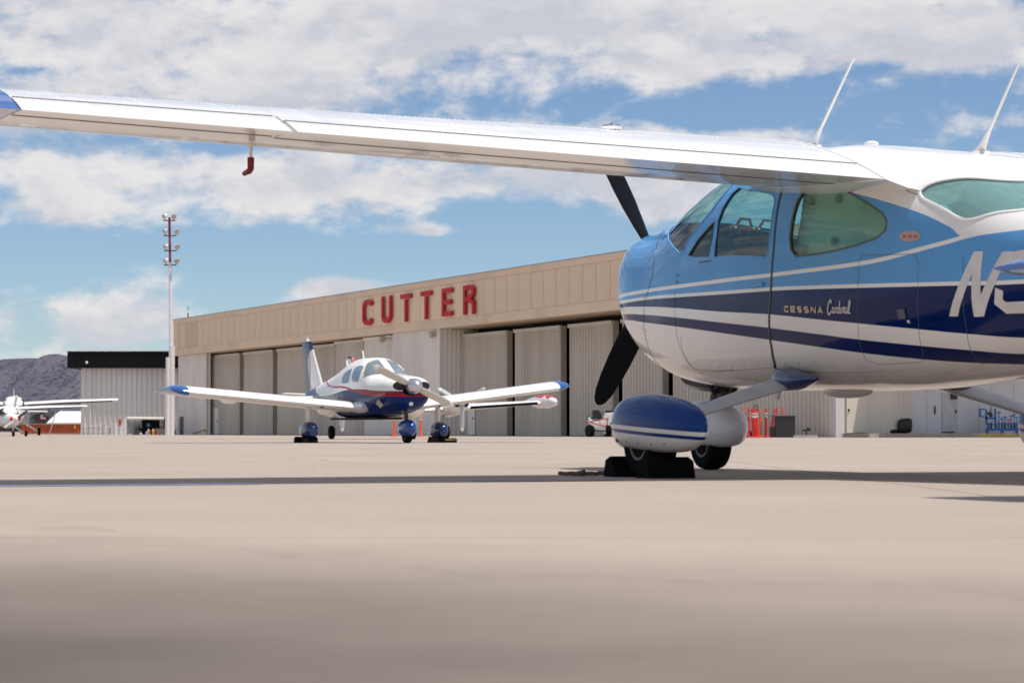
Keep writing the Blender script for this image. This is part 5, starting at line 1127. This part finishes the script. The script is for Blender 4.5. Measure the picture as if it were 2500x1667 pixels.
rg = [[Vector((p.x, p.z, 1.45 + p.y)) for p in W6.ring(y, 1, 1, 10)] for y in (0, .5, 1.0, 1.35)]; q.rings(rg); fn = q.build('fin', M_['white_paint'], tw, 40)
q = MB(); q.tube([(-4.10, 0, 1.6), (-4.55, 0, 2.2), (-5.05, 0, 2.82)], [.075, .065, .05], 10); q.build('red_leading_edge', M_['red'], fn, 50)
q = MB(); q.sphere((-5.45, 0, 2.84), .06, 8); q.build('beacon', M_['black'], fn, 50)
# ================================================================== airplanes at the far left
def high_wing(name, X, Y, yaw, label, sc=1., plug=False, zw=1.93, zt=2.07, propang=50):
    rz = math.atan2(-math.cos(R(yaw)), math.sin(R(yaw)))
    e = empty(name, (X, Y, 0), rz, label, 'airplane'); e.scale = (sc, sc, sc)
    q = MB(); ring_body(q, [(2.35, 1.15, .20, .18), (2.25, 1.13, .40, .33), (1.6, 1.08, .50, .44), (.9, 1.10, .55, .52), (0, 1.15, .56, .60), (-1.0, 1.15, .50, .50), (-2.5, 1.2, .28, .28), (-4.6, 1.3, .06, .10)]); fu = q.build('fuselage', M_['white_paint'], e, 50)
    q = MB(); ring_body(q, [(1.1, 1.55, .42, .10), (.8, 1.66, .52, .26), (0, 1.74, .54, .34), (-1.1, 1.66, .46, .28), (-1.8, 1.5, .35, .1)]); cb = q.build('cabin_roof', M_['white_paint'], e, 50)
    q = MB(); q.rings([[Vector((x, w * s_, z)) for s_, z in ((-1, z0), (1, z0), (.9, z1), (-.9, z1))] for x, w, z0, z1 in ((1.12, .50, 1.50, 1.53), (.62, .56, 1.52, 1.90), (-.3, .565, 1.50, 1.92), (-1.0, .50, 1.52, 1.80))]); q.build('cabin_glass', M_['dark_fabric'], e, 30)
    for sd in (1, -1):
        w = Wing([(0, -.95, zw, 1.62, 2, .13), (2.6, -.95, (zw + zt) / 2, 1.62, 2, .13), (5.4, -.80, zt, 1.15, 1, .12)], .03, sd)
        q = MB(); q.rings([w.ring(y, 1, 1, 10) for y in (0, 1.3, 2.6, 4.0, 5.2, 5.4)]); q.build('wing', M_['white_paint'], e, 40)
        q = MB(); q.tube([w.at(y, .02, False) + Vector((0, 0, -.02)) for y in (.7, 2.6, 5.1)], .03, 6); q.build('leading_edge', M_['dark_steel'], e, 50)
        q = MB(); q.tube([(-.1, sd * .45, .70), (-.15, sd * 1.25, .22)], .05, 8, flat=.4); q.build('gear_leg', M_['white_paint'], e, 40)
        tyre(e, (-.15, sd * 1.32, .2), .2, .14)
        s5 = Wing([(0, -4.7, 1.3, .9, 0, .1), (1.8, -4.6, 1.3, .65, 0, .1)], 0, sd); q = MB(); q.rings([s5.ring(y, 1, 1, 8) for y in (0, .9, 1.8)]); q.build('tailplane', M_['white_paint'], e, 40)
    q = MB(); q.prism([(-4.9, 1.3), (-3.6, 1.3), (-4.4, 1.62), (-5.0, 1.62)], 'y', -.04, .04); q.build('fin', M_['white_paint'], e)
    q = MB(); q.cyl((1.75, 0, .2), (1.65, 0, .8), .04, n=8); q.build('nose_strut', M_['white_paint'], e, 40); tyre(e, (1.78, 0, .18), .18, .13)
    pe = empty('propeller', (2.45, 0, 1.15)); pe.parent = e
    q = MB(); q.lathe([(.15, -.1), (.14, .02), (.08, .16), (.002, .22)], (0, 0, 0), (1, 0, 0), 18); q.build('spinner', M_['chrome'] if not plug else M_['white_paint'], pe, 40)
    blade2(pe, propang, .95, M_['grey_paint'], bt); blade2(pe, propang + 180, .95, M_['black'], M_['black'], flip=-1)
    if plug:
        for sd in (1, -1): q = MB(); q.sphere((2.30, sd * .25, 1.17), .13, 14, (.5, 1, 1.15)); q.build('inlet_plug', M_['red'], e, 60)
    for x in (.2, -.9): q = MB(); q.tube([(x, 0, 2.05), (x - .12, 0, 2.45)], .012, 6); q.build('whip_antenna', M_['white_paint'], cb)
    return e
high_wing('parked_airplane', at(18, 116), 116, 26, 'white high-wing airplane at far left with red plugs in its engine inlets', .76, True, 1.77, 2.02, propang=216)
high_wing('parked_airplane', at(34, 150), 150, 12, 'white high-wing airplane behind the one with red inlet plugs at far left', 1.25, False, 1.54, 1.86, propang=80)
# dark tail with flag
dk = empty('dark_airplane', (at(80, 240), 240, 0), 0, 'black airplane behind the far left ones, only its tail with a small flag showing', 'airplane')
mb_ = mat('matte_charcoal', (.035, .036, .042), .5)
q = MB(); ring_body(q, [(-3.5, .75, .5, .45), (-1, .75, .5, .45), (1.0, .8, .3, .3), (1.6, .85, .1, .1)]); q.build('fuselage', mb_, dk, 50)
dq = lambda P: [((px - 80) * 240 / F_, zz(py, 240)) for px, py in P]
q = MB(); q.prism(dq([(74, 1003), (145, 1002), (112, 1034), (72, 1034)]), 'y', .0, .12); q.build('tail_surface', mat('dull_grey_skin', (.13, .13, .15), .6), dk)
q = MB(); q.prism(dq([(83, 1012), (102, 1008), (122, 1019), (110, 1034), (90, 1034), (84, 1021)]), 'y', -.05, -.002); fn = q.build('fin', mb_, dk)
q = MB(); q.tube([Vector((a, -.1, b)) for a, b in dq([(76, 1022), (97, 1011), (124, 998)])], .05, 8, flat=.5); q.build('propeller_blade', M_['black'], dk, 50)
q = MB(); q.b2((.86, -.075, 1.55), (1.40, -.052, 2.02)); fl_ = q.build('flag_field', mat('flag_white', (.75, .70, .70), .6), fn)
q = MB()
for i in range(3): q.b2((.86, -.080, 1.56 + i * .15), (1.40, -.0755, 1.63 + i * .15))
q.build('flag_stripes', M_['red'], fn)
q = MB(); q.b2((1.12, -.086, 1.80), (1.41, -.081, 2.03)); q.build('flag_canton', M_['navy'], fn)
# ================================================================== far-left yard
CD = 225.
q = MB(); x0, x1 = at(52, CD), at(200, CD); zt_ = zz(1034, CD)
cn = empty('shipping_container', (x0, CD, 0), 0, 'long rusty orange shipping container at the left edge of the apron', 'container')
Wc = x1 - x0
corrug(q, 0, Wc, .05, zt_ - .1, 0, .32, .07); q.b2((0, .08, .05), (Wc, 2.4, zt_ - .1)); q.build('side_panel', mat('rust_orange', (.42, .085, .03), .7, var=.25, scale=1.5, dirt=(.2, .05, .02), dirtamt=.6), cn)
q = MB(); q.b2((-.05, -.08, zt_ - .1), (Wc, 2.45, zt_)); q.b2((-.05, -.08, 0), (Wc, .0, .12)); q.build('rail', mat('pale_rust', (.40, .22, .15), .7), cn)
q = MB(); q.b2((Wc - .75, -.09, zt_ - .45), (Wc - .55, -.072, zt_ - .2)); q.build('placard', M_['yellow'], cn)
w_ = at(205, 300) - at(108, 300) + 4; z0_ = zz(1031, 300); z1_ = zz(1003.5, 308)
q = MB(); q.add([(0, 0, z0_), (w_, 0, z0_), (w_ + 2, 8, z1_), (at(147, 308) - at(108, 300), 8, z1_), (0, 0, z0_ - .2), (w_, 0, z0_ - .2), (w_ + 2, 8, z1_ - .2), (at(147, 308) - at(108, 300), 8, z1_ - .2)], [(0, 1, 2, 3), (7, 6, 5, 4), (0, 4, 5, 1), (1, 5, 6, 2), (2, 6, 7, 3), (3, 7, 4, 0)])
sb = empty('storage_building', (at(108, 300), 300, 0), 0, 'white sloping metal roof beyond the orange container', 'building')
q.build('roof', mat('white_roof', (.74, .74, .74), .5), sb)
q = MB(); q.b2((.4, .4, 0), (w_, 7.5, z0_ - .2)); q.build('wall', M_['bwall'], sb)
# slim post in front of container
q = MB(); q.tube([(0, 0, 0), (.45, 0, zz(1000, 150))], .03, 6); loose('thin_pole', q.mesh('thin_pole'), M_['grey_paint'], (at(121, 150), 150, 0), label='thin leaning pole in front of the orange container', cat='pole')
# chain-link fence panel
FD = 178.
fe = empty('chain_fence', (at(203, FD), FD, 0), 0, 'low galvanised fence panel against the pale building wall', 'fence')
Wf = at(271, FD) - at(203, FD)
for x in (0, Wf * .7, Wf): q = MB(); q.cyl((x, 0, 0), (x, 0, zz(1036, FD) if x else .6), .035, n=8); q.build('post', M_['steel'], fe, 40)
q = MB(); q.tube([(0, 0, .55), (Wf * .62, 0, .55), (Wf * .8, 0, .75), (Wf, 0, 1.0)], .02, 6); q.tube([(0, 0, .1), (Wf, 0, .1)], .02, 6); q.build('rail', M_['steel'], fe)
q = MB()
for i in range(22):
    x = Wf * i / 22; q.tube([(x, 0, .1), (min(Wf, x + .4), 0, .52)], .006, 4, caps=False); q.tube([(x, 0, .52), (min(Wf, x + .4), 0, .1)], .006, 4, caps=False)
q.build('mesh_wire', M_['steel'], fe)
# shelter with equipment
SDp = 176.
sx0 = at(311, SDp)
sh = empty('equipment_shelter', (sx0, SDp, 0), 0, 'open-sided tool shelter with rolled white awning and grey plastic side curtains', 'shelter')
Ws = at(401, SDp) - sx0; Hs = zz(1020, SDp)
q = MB(); q.b2((.02, 2.2, .02), (Ws, 2.3, Hs)); q.b2((.1, .3, Hs - .06), (Ws, 2.3, Hs - .02)); q.build('back_sheet', M_['void'], sh)
q = MB(); q.tube([(0, 0, Hs - .02), (Ws, 0, Hs - .05)], .10, 12); q.build('awning_roll', M_['white_paint'], sh, 50)
q = MB()
for x in (0, Ws): q.cyl((x, 0.0, 0), (x, 0.0, Hs - .1), .035, n=8)
q.tube([(Ws, 0, Hs - .2), (Ws + .45, 0, Hs - .2), (Ws + .5, 0, .9)], .03, 6); q.build('frame', M_['black'], sh, 40)
curt = mat('plastic_curtain', (.42, .44, .46), .35, var=.45, scale=2.2)
for (a, b, zb) in ((.05, .55, 0), (.50, .95, .35), (.85, 1.12, .55), (Ws - .35, Ws - .05, .45)):
    q = MB(); pts = []
    for i in range(9): x = a + (b - a) * i / 8; pts.append((x, .12 + .05 * math.sin(i * 2.1)))
    vs = []; [vs.extend([(u, v, zb + .12 * math.sin(u * 9)), (u, v, Hs - .12)]) for u, v in pts]; q.add(vs, [(2 * i, 2 * i + 2, 2 * i + 3, 2 * i + 1) for i in range(8)]); q.build('side_curtain', curt, sh, 60)
def prop_(name, q, m, x, D, label, catn, rz=0, **k): return loose(name, q.mesh(name), m, (x, D, 0), rz, smooth=40, label=label, cat=catn, **k)
col_ = lambda n, c, r_=.5: bpy.data.materials.get(n) or mat(n, c, r_)
DD = SDp - .2
q = MB(); q.b2((-.16, -.15, 0), (.16, .15, .42)); q.b2((-.18, -.17, .42), (.18, .17, .50)); prop_('tool_box', q, col_('box_grey', (.35, .33, .33)), at(383, DD), DD + .6, 'pale grey box with lid inside the tool shelter', 'box')
q = MB(); q.b2((-.35, -.2, 0), (.35, .2, .48)); prop_('crate', q, col_('crate_brown', (.20, .16, .13)), at(396, DD), DD, 'brown crate at the right front corner of the tool shelter', 'crate')
for px, c, nm, h_, lab in ((345, (.7, .7, .72), 'bottle_white', .18, 'small white jug on the ground inside the tool shelter'), (360, (.55, .50, .62), 'bottle_lilac', .30, 'pale lilac jug in the middle of the tool shelter'), (364, (.45, .36, .28), 'bottle_tan', .48, 'tan bottle beside the lilac jug in the tool shelter'), (375, (.65, .42, .10), 'bottle_amber', .5, 'amber bottle standing in the tool shelter'), (385, (.60, .08, .10), 'bottle_red', .42, 'red canister in front of the grey box in the tool shelter')):
    q = MB(); q.lathe([(.10, 0), (.11, .02), (.11, h_ * .7), (.04, h_ * .85), (.04, h_), (.002, h_ + .005)], n=14); prop_('jug', q, col_(nm, c), at(px, DD), DD - .1, lab, 'jug')
q = MB(); q.lathe([(.02, -.05), (.12, -.04), (.14, 0), (.12, .04), (.02, .05)], (0, 0, .78), (0, 1, 0), 16); q.b2((-.02, -.02, 0), (.02, .02, .66)); prop_('round_gauge', q, [col_('gauge_blue', (.06, .25, .50))], at(359, DD), DD + .8, 'blue round dial on a stand inside the dark shelter', 'gauge')
q = MB(); q.b2((-.3, -.2, 0), (.25, .2, .35)); q.cyl((-.1, 0, .35), (.05, .0, .72), .12, n=12); prop_('compressor', q, col_('machine_dark', (.06, .05, .05)), at(337, DD), DD + .3, 'dark machine with upright cylinder at the left inside the shelter', 'machine')
q = MB(); q.cyl((0, 0, .72), (0, 0, 1.18), .10, n=14); q.cyl((0, 0, 1.18), (0, 0, 1.26), .04, n=8); q.b2((-.02, .09, 0), (.02, .13, 1.2), mi=1); prop_('fire_extinguisher', q, [M_['red'], M_['grey_paint']], at(295, SDp), SDp - .3, 'red fire extinguisher hung left of the tool shelter', 'fire extinguisher')
q = MB(); q.b2((-.12, -.1, 0), (.12, .1, Hs - .05)); prop_('cabinet', q, M_['white_paint'], at(307, SDp), SDp - .1, 'narrow white cabinet at the left edge of the tool shelter', 'cabinet')
e_ = empty('wheeled_extinguisher', (at(417, DD), DD - .3, 0), 0, 'big red wheeled fire extinguisher with white label beside the light mast', 'fire extinguisher')
q = MB(); q.lathe([(.22, .12), (.24, .2), (.24, .58), (.18, .70), (.05, .76), (.05, .82), (.002, .83)], n=20); q.build('tank', M_['red'], e_, 40)
q = MB(); q.b2((-.08, -.255, .2), (.08, -.225, .5)); q.build('label_plate', M_['white_paint'], e_)
q = MB(); q.tube([(-.26, 0, .3), (-.26, .05, 1.05), (-.1, .08, 1.2), (.25, .08, 1.2), (.32, .05, 1.0), (.32, 0, .3)], .022, 8); q.tube([(-.26, .05, .9), (.32, .05, .9)], .018, 6); q.build('handle_frame', M_['red'], e_, 40)
for s_ in (-.3, .36): tyre(e_, (s_, 0, .2), .2, .08, ax=(1, 0, 0), name='wheel')
q = MB(); q.cyl((0, 0, .35), (0, 0, 1.12), .15, n=14); q.cyl((0, 0, 1.12), (0, 0, 1.28), .08, n=10); q.b2((-.2, -.2, 0), (.2, .2, .35)); prop_('gas_tank', q, M_['white_paint'], at(433, DD), DD, 'white upright gas tank right of the light mast', 'tank')
q = MB(); q.b2((-.14, -.14, 0), (.14, .14, 1.42)); q.b2((-.4, -.1, 0), (-.15, .1, .42)); prop_('dark_locker', q, col_('locker_dark', (.10, .10, .11)), at(444, DD), DD, 'dark grey locker standing at the hangar corner', 'locker')
bq = empty('barricade', (at(486, 172), 172, 0), R(25), 'tipped barricade with dark and yellow stripes by the hangar corner', 'barricade')
for i in range(6): q = MB(); q.prism([(-.5 + i * .17, .02 + i * .055), (-.42 + i * .17, .02 + i * .055), (-.36 + i * .17, .16 + i * .055), (-.44 + i * .17, .16 + i * .055)], 'y', -.02, .02); q.build('stripe', M_['black'] if i % 2 else col_('plum', (.20, .06, .10)), bq)
q = MB(); q.prism([(.45, .22), (.70, .35), (.72, .48), (.40, .32)], 'y', -.03, .03); q.prism([(-.5, 0), (.75, .0), (.75, .05), (-.5, .05)], 'y', -.05, .05); q.build('end_board', M_['yellow'], bq)
# ================================================================== delineator posts, tug and clutter on the right
def delin(px, D, h_, label, lean=0, m=None, tops=True, r_=.055, bandw=M_['white_paint']):
    h_ *= 1.08
    e = empty('delineator_post', (at(px, D), D, 0), 0, label, 'traffic post', 'orange traffic delineator posts')
    e.rotation_euler = (0, lean, 0)
    m = m or M_['orange']
    q = MB(); q.lathe([(.16, 0), (.16, .04), (.07, .06), (r_, .10), (r_, h_ * .68), (r_ * .9, h_ * .70)], n=14); q.build('post', m, e, 40)
    q = MB(); q.lathe([(r_, h_ * .70), (r_, h_ * .78)], n=14); q.lathe([(r_, h_ * .815), (r_, h_ * .875)], n=14); q.build('reflective_band', bandw, e, 40)
    q = MB(); q.lathe([(r_ * 1.15, h_ * .78), (r_ * 1.15, h_ * .815)], n=14); q.lathe([(r_ * 1.15, h_ * .875), (r_ * 1.1, h_ * .90), (r_ * .6, h_ * .95), (r_ * .6, h_), (.002, h_ + .01)], n=14); q.build('collar', m, e, 40)
redp = mat('faded_red_plastic', (.62, .02, .02), .45, var=.1)
tanb = mat('tan_band', (.50, .36, .26), .5)
DP = 96.
for i, (px, dd, h_, le, m, bw_, lab) in enumerate(((1814, 0, 1.13, 0, M_['orange'], tanb, 'leftmost bright orange post of the cluster by the wing strut'), (1827, .6, 1.16, 0, redp, tanb, 'dark red post second from the left of the cluster'), (1839, .3, 1.13, -.05, redp, M_['white_paint'], 'leaning red post left of the pair with wide white bands'),
        (1845, -.2, 1.10, -.09, redp, M_['white_paint'], 'thick red post with wide white band in the middle of the cluster'), (1849, -.1, 1.12, -.05, redp, M_['white_paint'], 'red post with white band just right of the thick one'), (1856, .2, 1.17, 0, M_['orange'], tanb, 'upright orange post right of the white-banded pair'), (1870, .1, 1.12, 0, redp, M_['white_paint'], 'red post with white band left of the black cart frame'),
        (1879, .5, 1.12, .16, redp, tanb, 'dark red post leaning to the right behind the black cart frame'), (1896, .9, 1.17, 0, redp, tanb, 'red post whose top shows over the left of the black cabinet'), (1912, .9, 1.17, 0, M_['orange'], tanb, 'orange post whose top shows over the middle of the black cabinet'))):
    delin(px, DP + dd, h_, lab, le, m, r_=.075 if i == 3 else .055, bandw=bw_)
for px, lab in ((962, 'orange post under the nose of the low-wing airplane'), (1027, 'orange post behind the right leg of the low-wing airplane')): delin(px, 118, 1.12, lab)
q = MB(); q.b2((-.42, -.25, 0), (.40, .25, .88)); q.b2((-.42, -.27, .88), (.41, .27, .91)); prop_('steel_cabinet', q, col_('cabinet_black', (.025, .022, .022)), at(1916, DP - .6), DP - .6, 'black steel cabinet right of the orange posts', 'cabinet')
q = MB(); q.tube([(-.40, 0, 0), (-.40, 0, .88), (0, 0, .88)], .02, 6); q.tube([(-.1, 0, .88), (-.1, 0, .0)], .015, 6); q.b2((-.22, -.1, 0), (-.04, .1, .45)); prop_('cart_frame', q, M_['black'], at(1892, DP - .7), DP - .7, 'black tubular cart frame at the left side of the black cabinet', 'cart')
q = MB(); q.prism([(0, .55), (.12, .9), (.25, .2), (.1, 0), (-.1, 0)], 'y', 0, .2); q.prism([(.1, 0), (.55, 0), (.5, .25), (.2, .5)], 'y', .1, .4); prop_('black_tarp', q, M_['void'], at(1806, DP + .9), DP + .9, 'crumpled black tarp behind the orange posts', 'tarp')
q = MB(); q.tube([(0, 0, .9), (0, 0, 1.28), (.05, 0, 1.36), (.13, 0, 1.36), (.16, 0, 1.28), (.12, 0, .9), (.1, 0, 0)], .018, 6); prop_('hose_stand', q, M_['dark_steel'], at(1841, DP + .7), DP + .7, 'thin looped metal handle rising behind the orange posts', 'handle')
q = MB(); q.cyl((0, 0, 0), (0, 0, .35), .03, n=8); q.cyl((-.18, 0, .32), (.14, 0, .34), .06, n=10); q.sphere((.1, 0, .36), .10, 10); prop_('pipe_valve', q, M_['dark_steel'], at(1968, DP - .3), DP - .3, 'small black pipe valve in front of the ribbed hangar wall', 'valve')
q = MB(); q.b2((-.5, -.2, 0), (.5, .2, .10)); prop_('concrete_block', q, col_('pale_block', (.45, .40, .35)), at(1965, DP - .9), DP - .9, 'pale concrete kerb block lying by the pipe valve', 'block')
# tug
tg = empty('aircraft_tug', (at(1490, 108), 108, 0), 0, 'small white aircraft tug with black seat and red tow bar by the hangar', 'tug')
g = .0195 * 1.0  # metres per photo pixel at the tug's distance
def tz(py): return (1060 - py) * g
def tx(px): return (px - 1490) * g
q = MB(); q.prism([(tx(1474), tz(1054)), (tx(1496), tz(1055)), (tx(1530), tz(1057)), (tx(1536), tz(1004)), (tx(1508), tz(999)), (tx(1496), tz(1001)), (tx(1476), tz(1003)), (tx(1470), tz(1020)), (tx(1450), tz(1024)), (tx(1436), tz(1012)), (tx(1434), tz(1024)), (tx(1448), tz(1038)), (tx(1452), tz(1044)), (tx(1470), tz(1044))], 'y', -.55, .55); q.build('body', M_['white_paint'], tg, bevel=.03)
q = MB(); q.prism([(tx(1446), tz(995)), (tx(1462), tz(995)), (tx(1467), tz(1003)), (tx(1469), tz(1012)), (tx(1472), tz(1013)), (tx(1468), tz(1018)), (tx(1440), tz(1016)), (tx(1447), tz(1011))], 'y', -.35, .25); q.build('seat', M_['black'], tg, bevel=.03)
q = MB(); q.b2((tx(1478), -.4, tz(1002)), (tx(1497), .4, tz(996))); q.build('dashboard', M_['black'], tg, bevel=.02)
q = MB(); q.lathe([(.19, -.02), (.21, 0), (.19, .02)], (tx(1504), 0, tz(994)), (.5, -.3, .8), 20); 
q = MB(); q.tube([Vector((tx(1505), 0, tz(994))) + Vector((math.cos(a) * .19, math.sin(a) * .12, math.sin(a) * .15)) for a in [2 * math.pi * i / 18 for i in range(19)]], .018, 6); q.tube([(tx(1505), 0, tz(994)), (tx(1500), 0, tz(1001))], .02, 6); q.build('steering_wheel', M_['black'], tg, 50)
for x, y in ((tx(1440), -.5), (tx(1482), -.5), (tx(1440), .5), (tx(1524), .5), (tx(1524), -.5)): tyre(tg, (x, y, .28), .28, .24, ax=(1, .55, 0), name='wheel')
q = MB(); q.tube([(tx(1426), -.62, tz(1023)), (tx(1440), -.62, tz(1024)), (tx(1474), -.62, tz(1016)), (tx(1484), -.62, tz(1018))], .022, 6); q.tube([(tx(1440), -.62, tz(1024)), (tx(1458), -.62, tz(1031)), (tx(1480), -.62, tz(1034))], .022, 6); q.tube([(tx(1463), -.62, tz(1020)), (tx(1464), -.62, tz(1032))], .015, 6); q.build('tow_bar', col_('bar_red', (.45, .04, .03)), tg, 50)
q = MB(); q.tube([(tx(1434), -.5, tz(1024)), (tx(1434), -.5, tz(1011)), (tx(1437), -.5, tz(1006)), (tx(1447), -.5, tz(1006))], .018, 6); q.tube([(tx(1481), -.6, tz(1036)), (tx(1481), -.6, tz(1014))], .018, 6); q.tube([(tx(1470), -.5, tz(1009)), (tx(1470), -.5, tz(997))], .018, 6); q.tube([(tx(1448), -.58, tz(1045)), (tx(1480), -.58, tz(1046))], .025, 6); q.build('hand_rail', M_['black'], tg, 50)
q = MB(); q.b2((tx(1496), -.562, tz(1030)), (tx(1504), -.551, tz(1024))); q.b2((tx(1489), -.562, tz(1030)), (tx(1492), -.551, tz(1025))); q.cyl((tx(1498), -.551, tz(1046)), (tx(1498), -.565, tz(1046)), .03, n=10); q.b2((tx(1498), -.562, tz(1014)), (tx(1504), -.551, tz(1012))); q.build('lamp_recess', M_['black'], tg)
# black bag and blue rack on the walk
q = MB(); q.sphere((0, 0, .0), 1, 20); q.v = [(math.copysign(abs(x) ** .45, x) * .31 + random.uniform(-.015, .015), math.copysign(abs(y) ** .5, y) * .25, .33 + math.copysign(abs(z) ** .45, z) * .31 + x * .04 + random.uniform(-.02, .02)) for x, y, z in q.v]; k_ = len(q.v); q.sphere((-.52, 0, .09), .27, 12, (1, .8, .42))
loose('trash_bag', q.mesh('trash_bag'), col_('bag_black', (.008, .008, .009), .4), (at(2208, 97.5), 97.5, .16), smooth=50, label='full black trash bag slumped on the walk by the annex wall', cat='bag')
RD = 98.4; gr = RD / F_
rk = empty('blue_rack', (at(2390, RD), RD, .16), 0, 'blue steel rack holding a row of tow heads and jacks by the annex wall', 'rack')
rxx = lambda px: (px - 2390) * gr
rzz = lambda py: (1057 - py) * gr
bl_ = mat('rack_blue', (.015, .14, .42), .4, var=.15, scale=8)
q = MB()
for a, b, c, d in ((2408, 1050, 2486, 1044), (2410, 1036, 2484, 1033)): q.b2((rxx(a), -.06, rzz(b)), (rxx(c), .06, rzz(d)))
for px in (2409, 2446, 2482): q.b2((rxx(px) - .05, -.07, 0), (rxx(px) + .05, .07, rzz(1043)))
q.b2((rxx(2405), -.05, rzz(1036)), (rxx(2410), .05, rzz(998))); q.b2((rxx(2427), -.05, rzz(1036)), (rxx(2431), .05, rzz(995))); q.b2((rxx(2388), -.05, rzz(999)), (rxx(2405), .05, rzz(996))); q.b2((rxx(2390), -.05, rzz(1016)), (rxx(2394), .05, rzz(998))); q.b2((rxx(2390), -.05, rzz(1017)), (rxx(2405), .05, rzz(1014))); q.b2((rxx(2405), -.05, rzz(1022)), (rxx(2430), .05, rzz(1017)))
q.build('frame', bl_, rk)
for i, px in enumerate((2412, 2419, 2430, 2438, 2446, 2453, 2461, 2468, 2475, 2481)):
    q = MB(); q.cyl((rxx(px), 0, rzz(1044)), (rxx(px), 0, rzz(1030)), .05, n=10); q.build('holder_tube', M_['dark_steel'] if i % 3 else bl_, rk, 40)
    if px > 2430:
        tp = (1016, 1012, 1019, 1007, 1022, 1018, 1024)[i % 7]; q = MB(); q.cyl((rxx(px), 0, rzz(1030)), (rxx(px), 0, rzz(tp)), .022, n=8); q.b2((rxx(px) - .09, -.03, rzz(tp)), (rxx(px) + .09, .03, rzz(tp) + .05)); q.build('tow_head', bl_ if i != 6 else col_('bar_red', (.45, .04, .03)), rk, 40)
q = MB(); q.cyl((rxx(2414), 0, rzz(1012)), (rxx(2420), 0, rzz(1008)), .12, n=12); q.cyl((rxx(2418), 0, rzz(1008)), (rxx(2418), 0, rzz(990)), .02, n=6); q.build('reel', M_['dark_steel'], rk, 40)
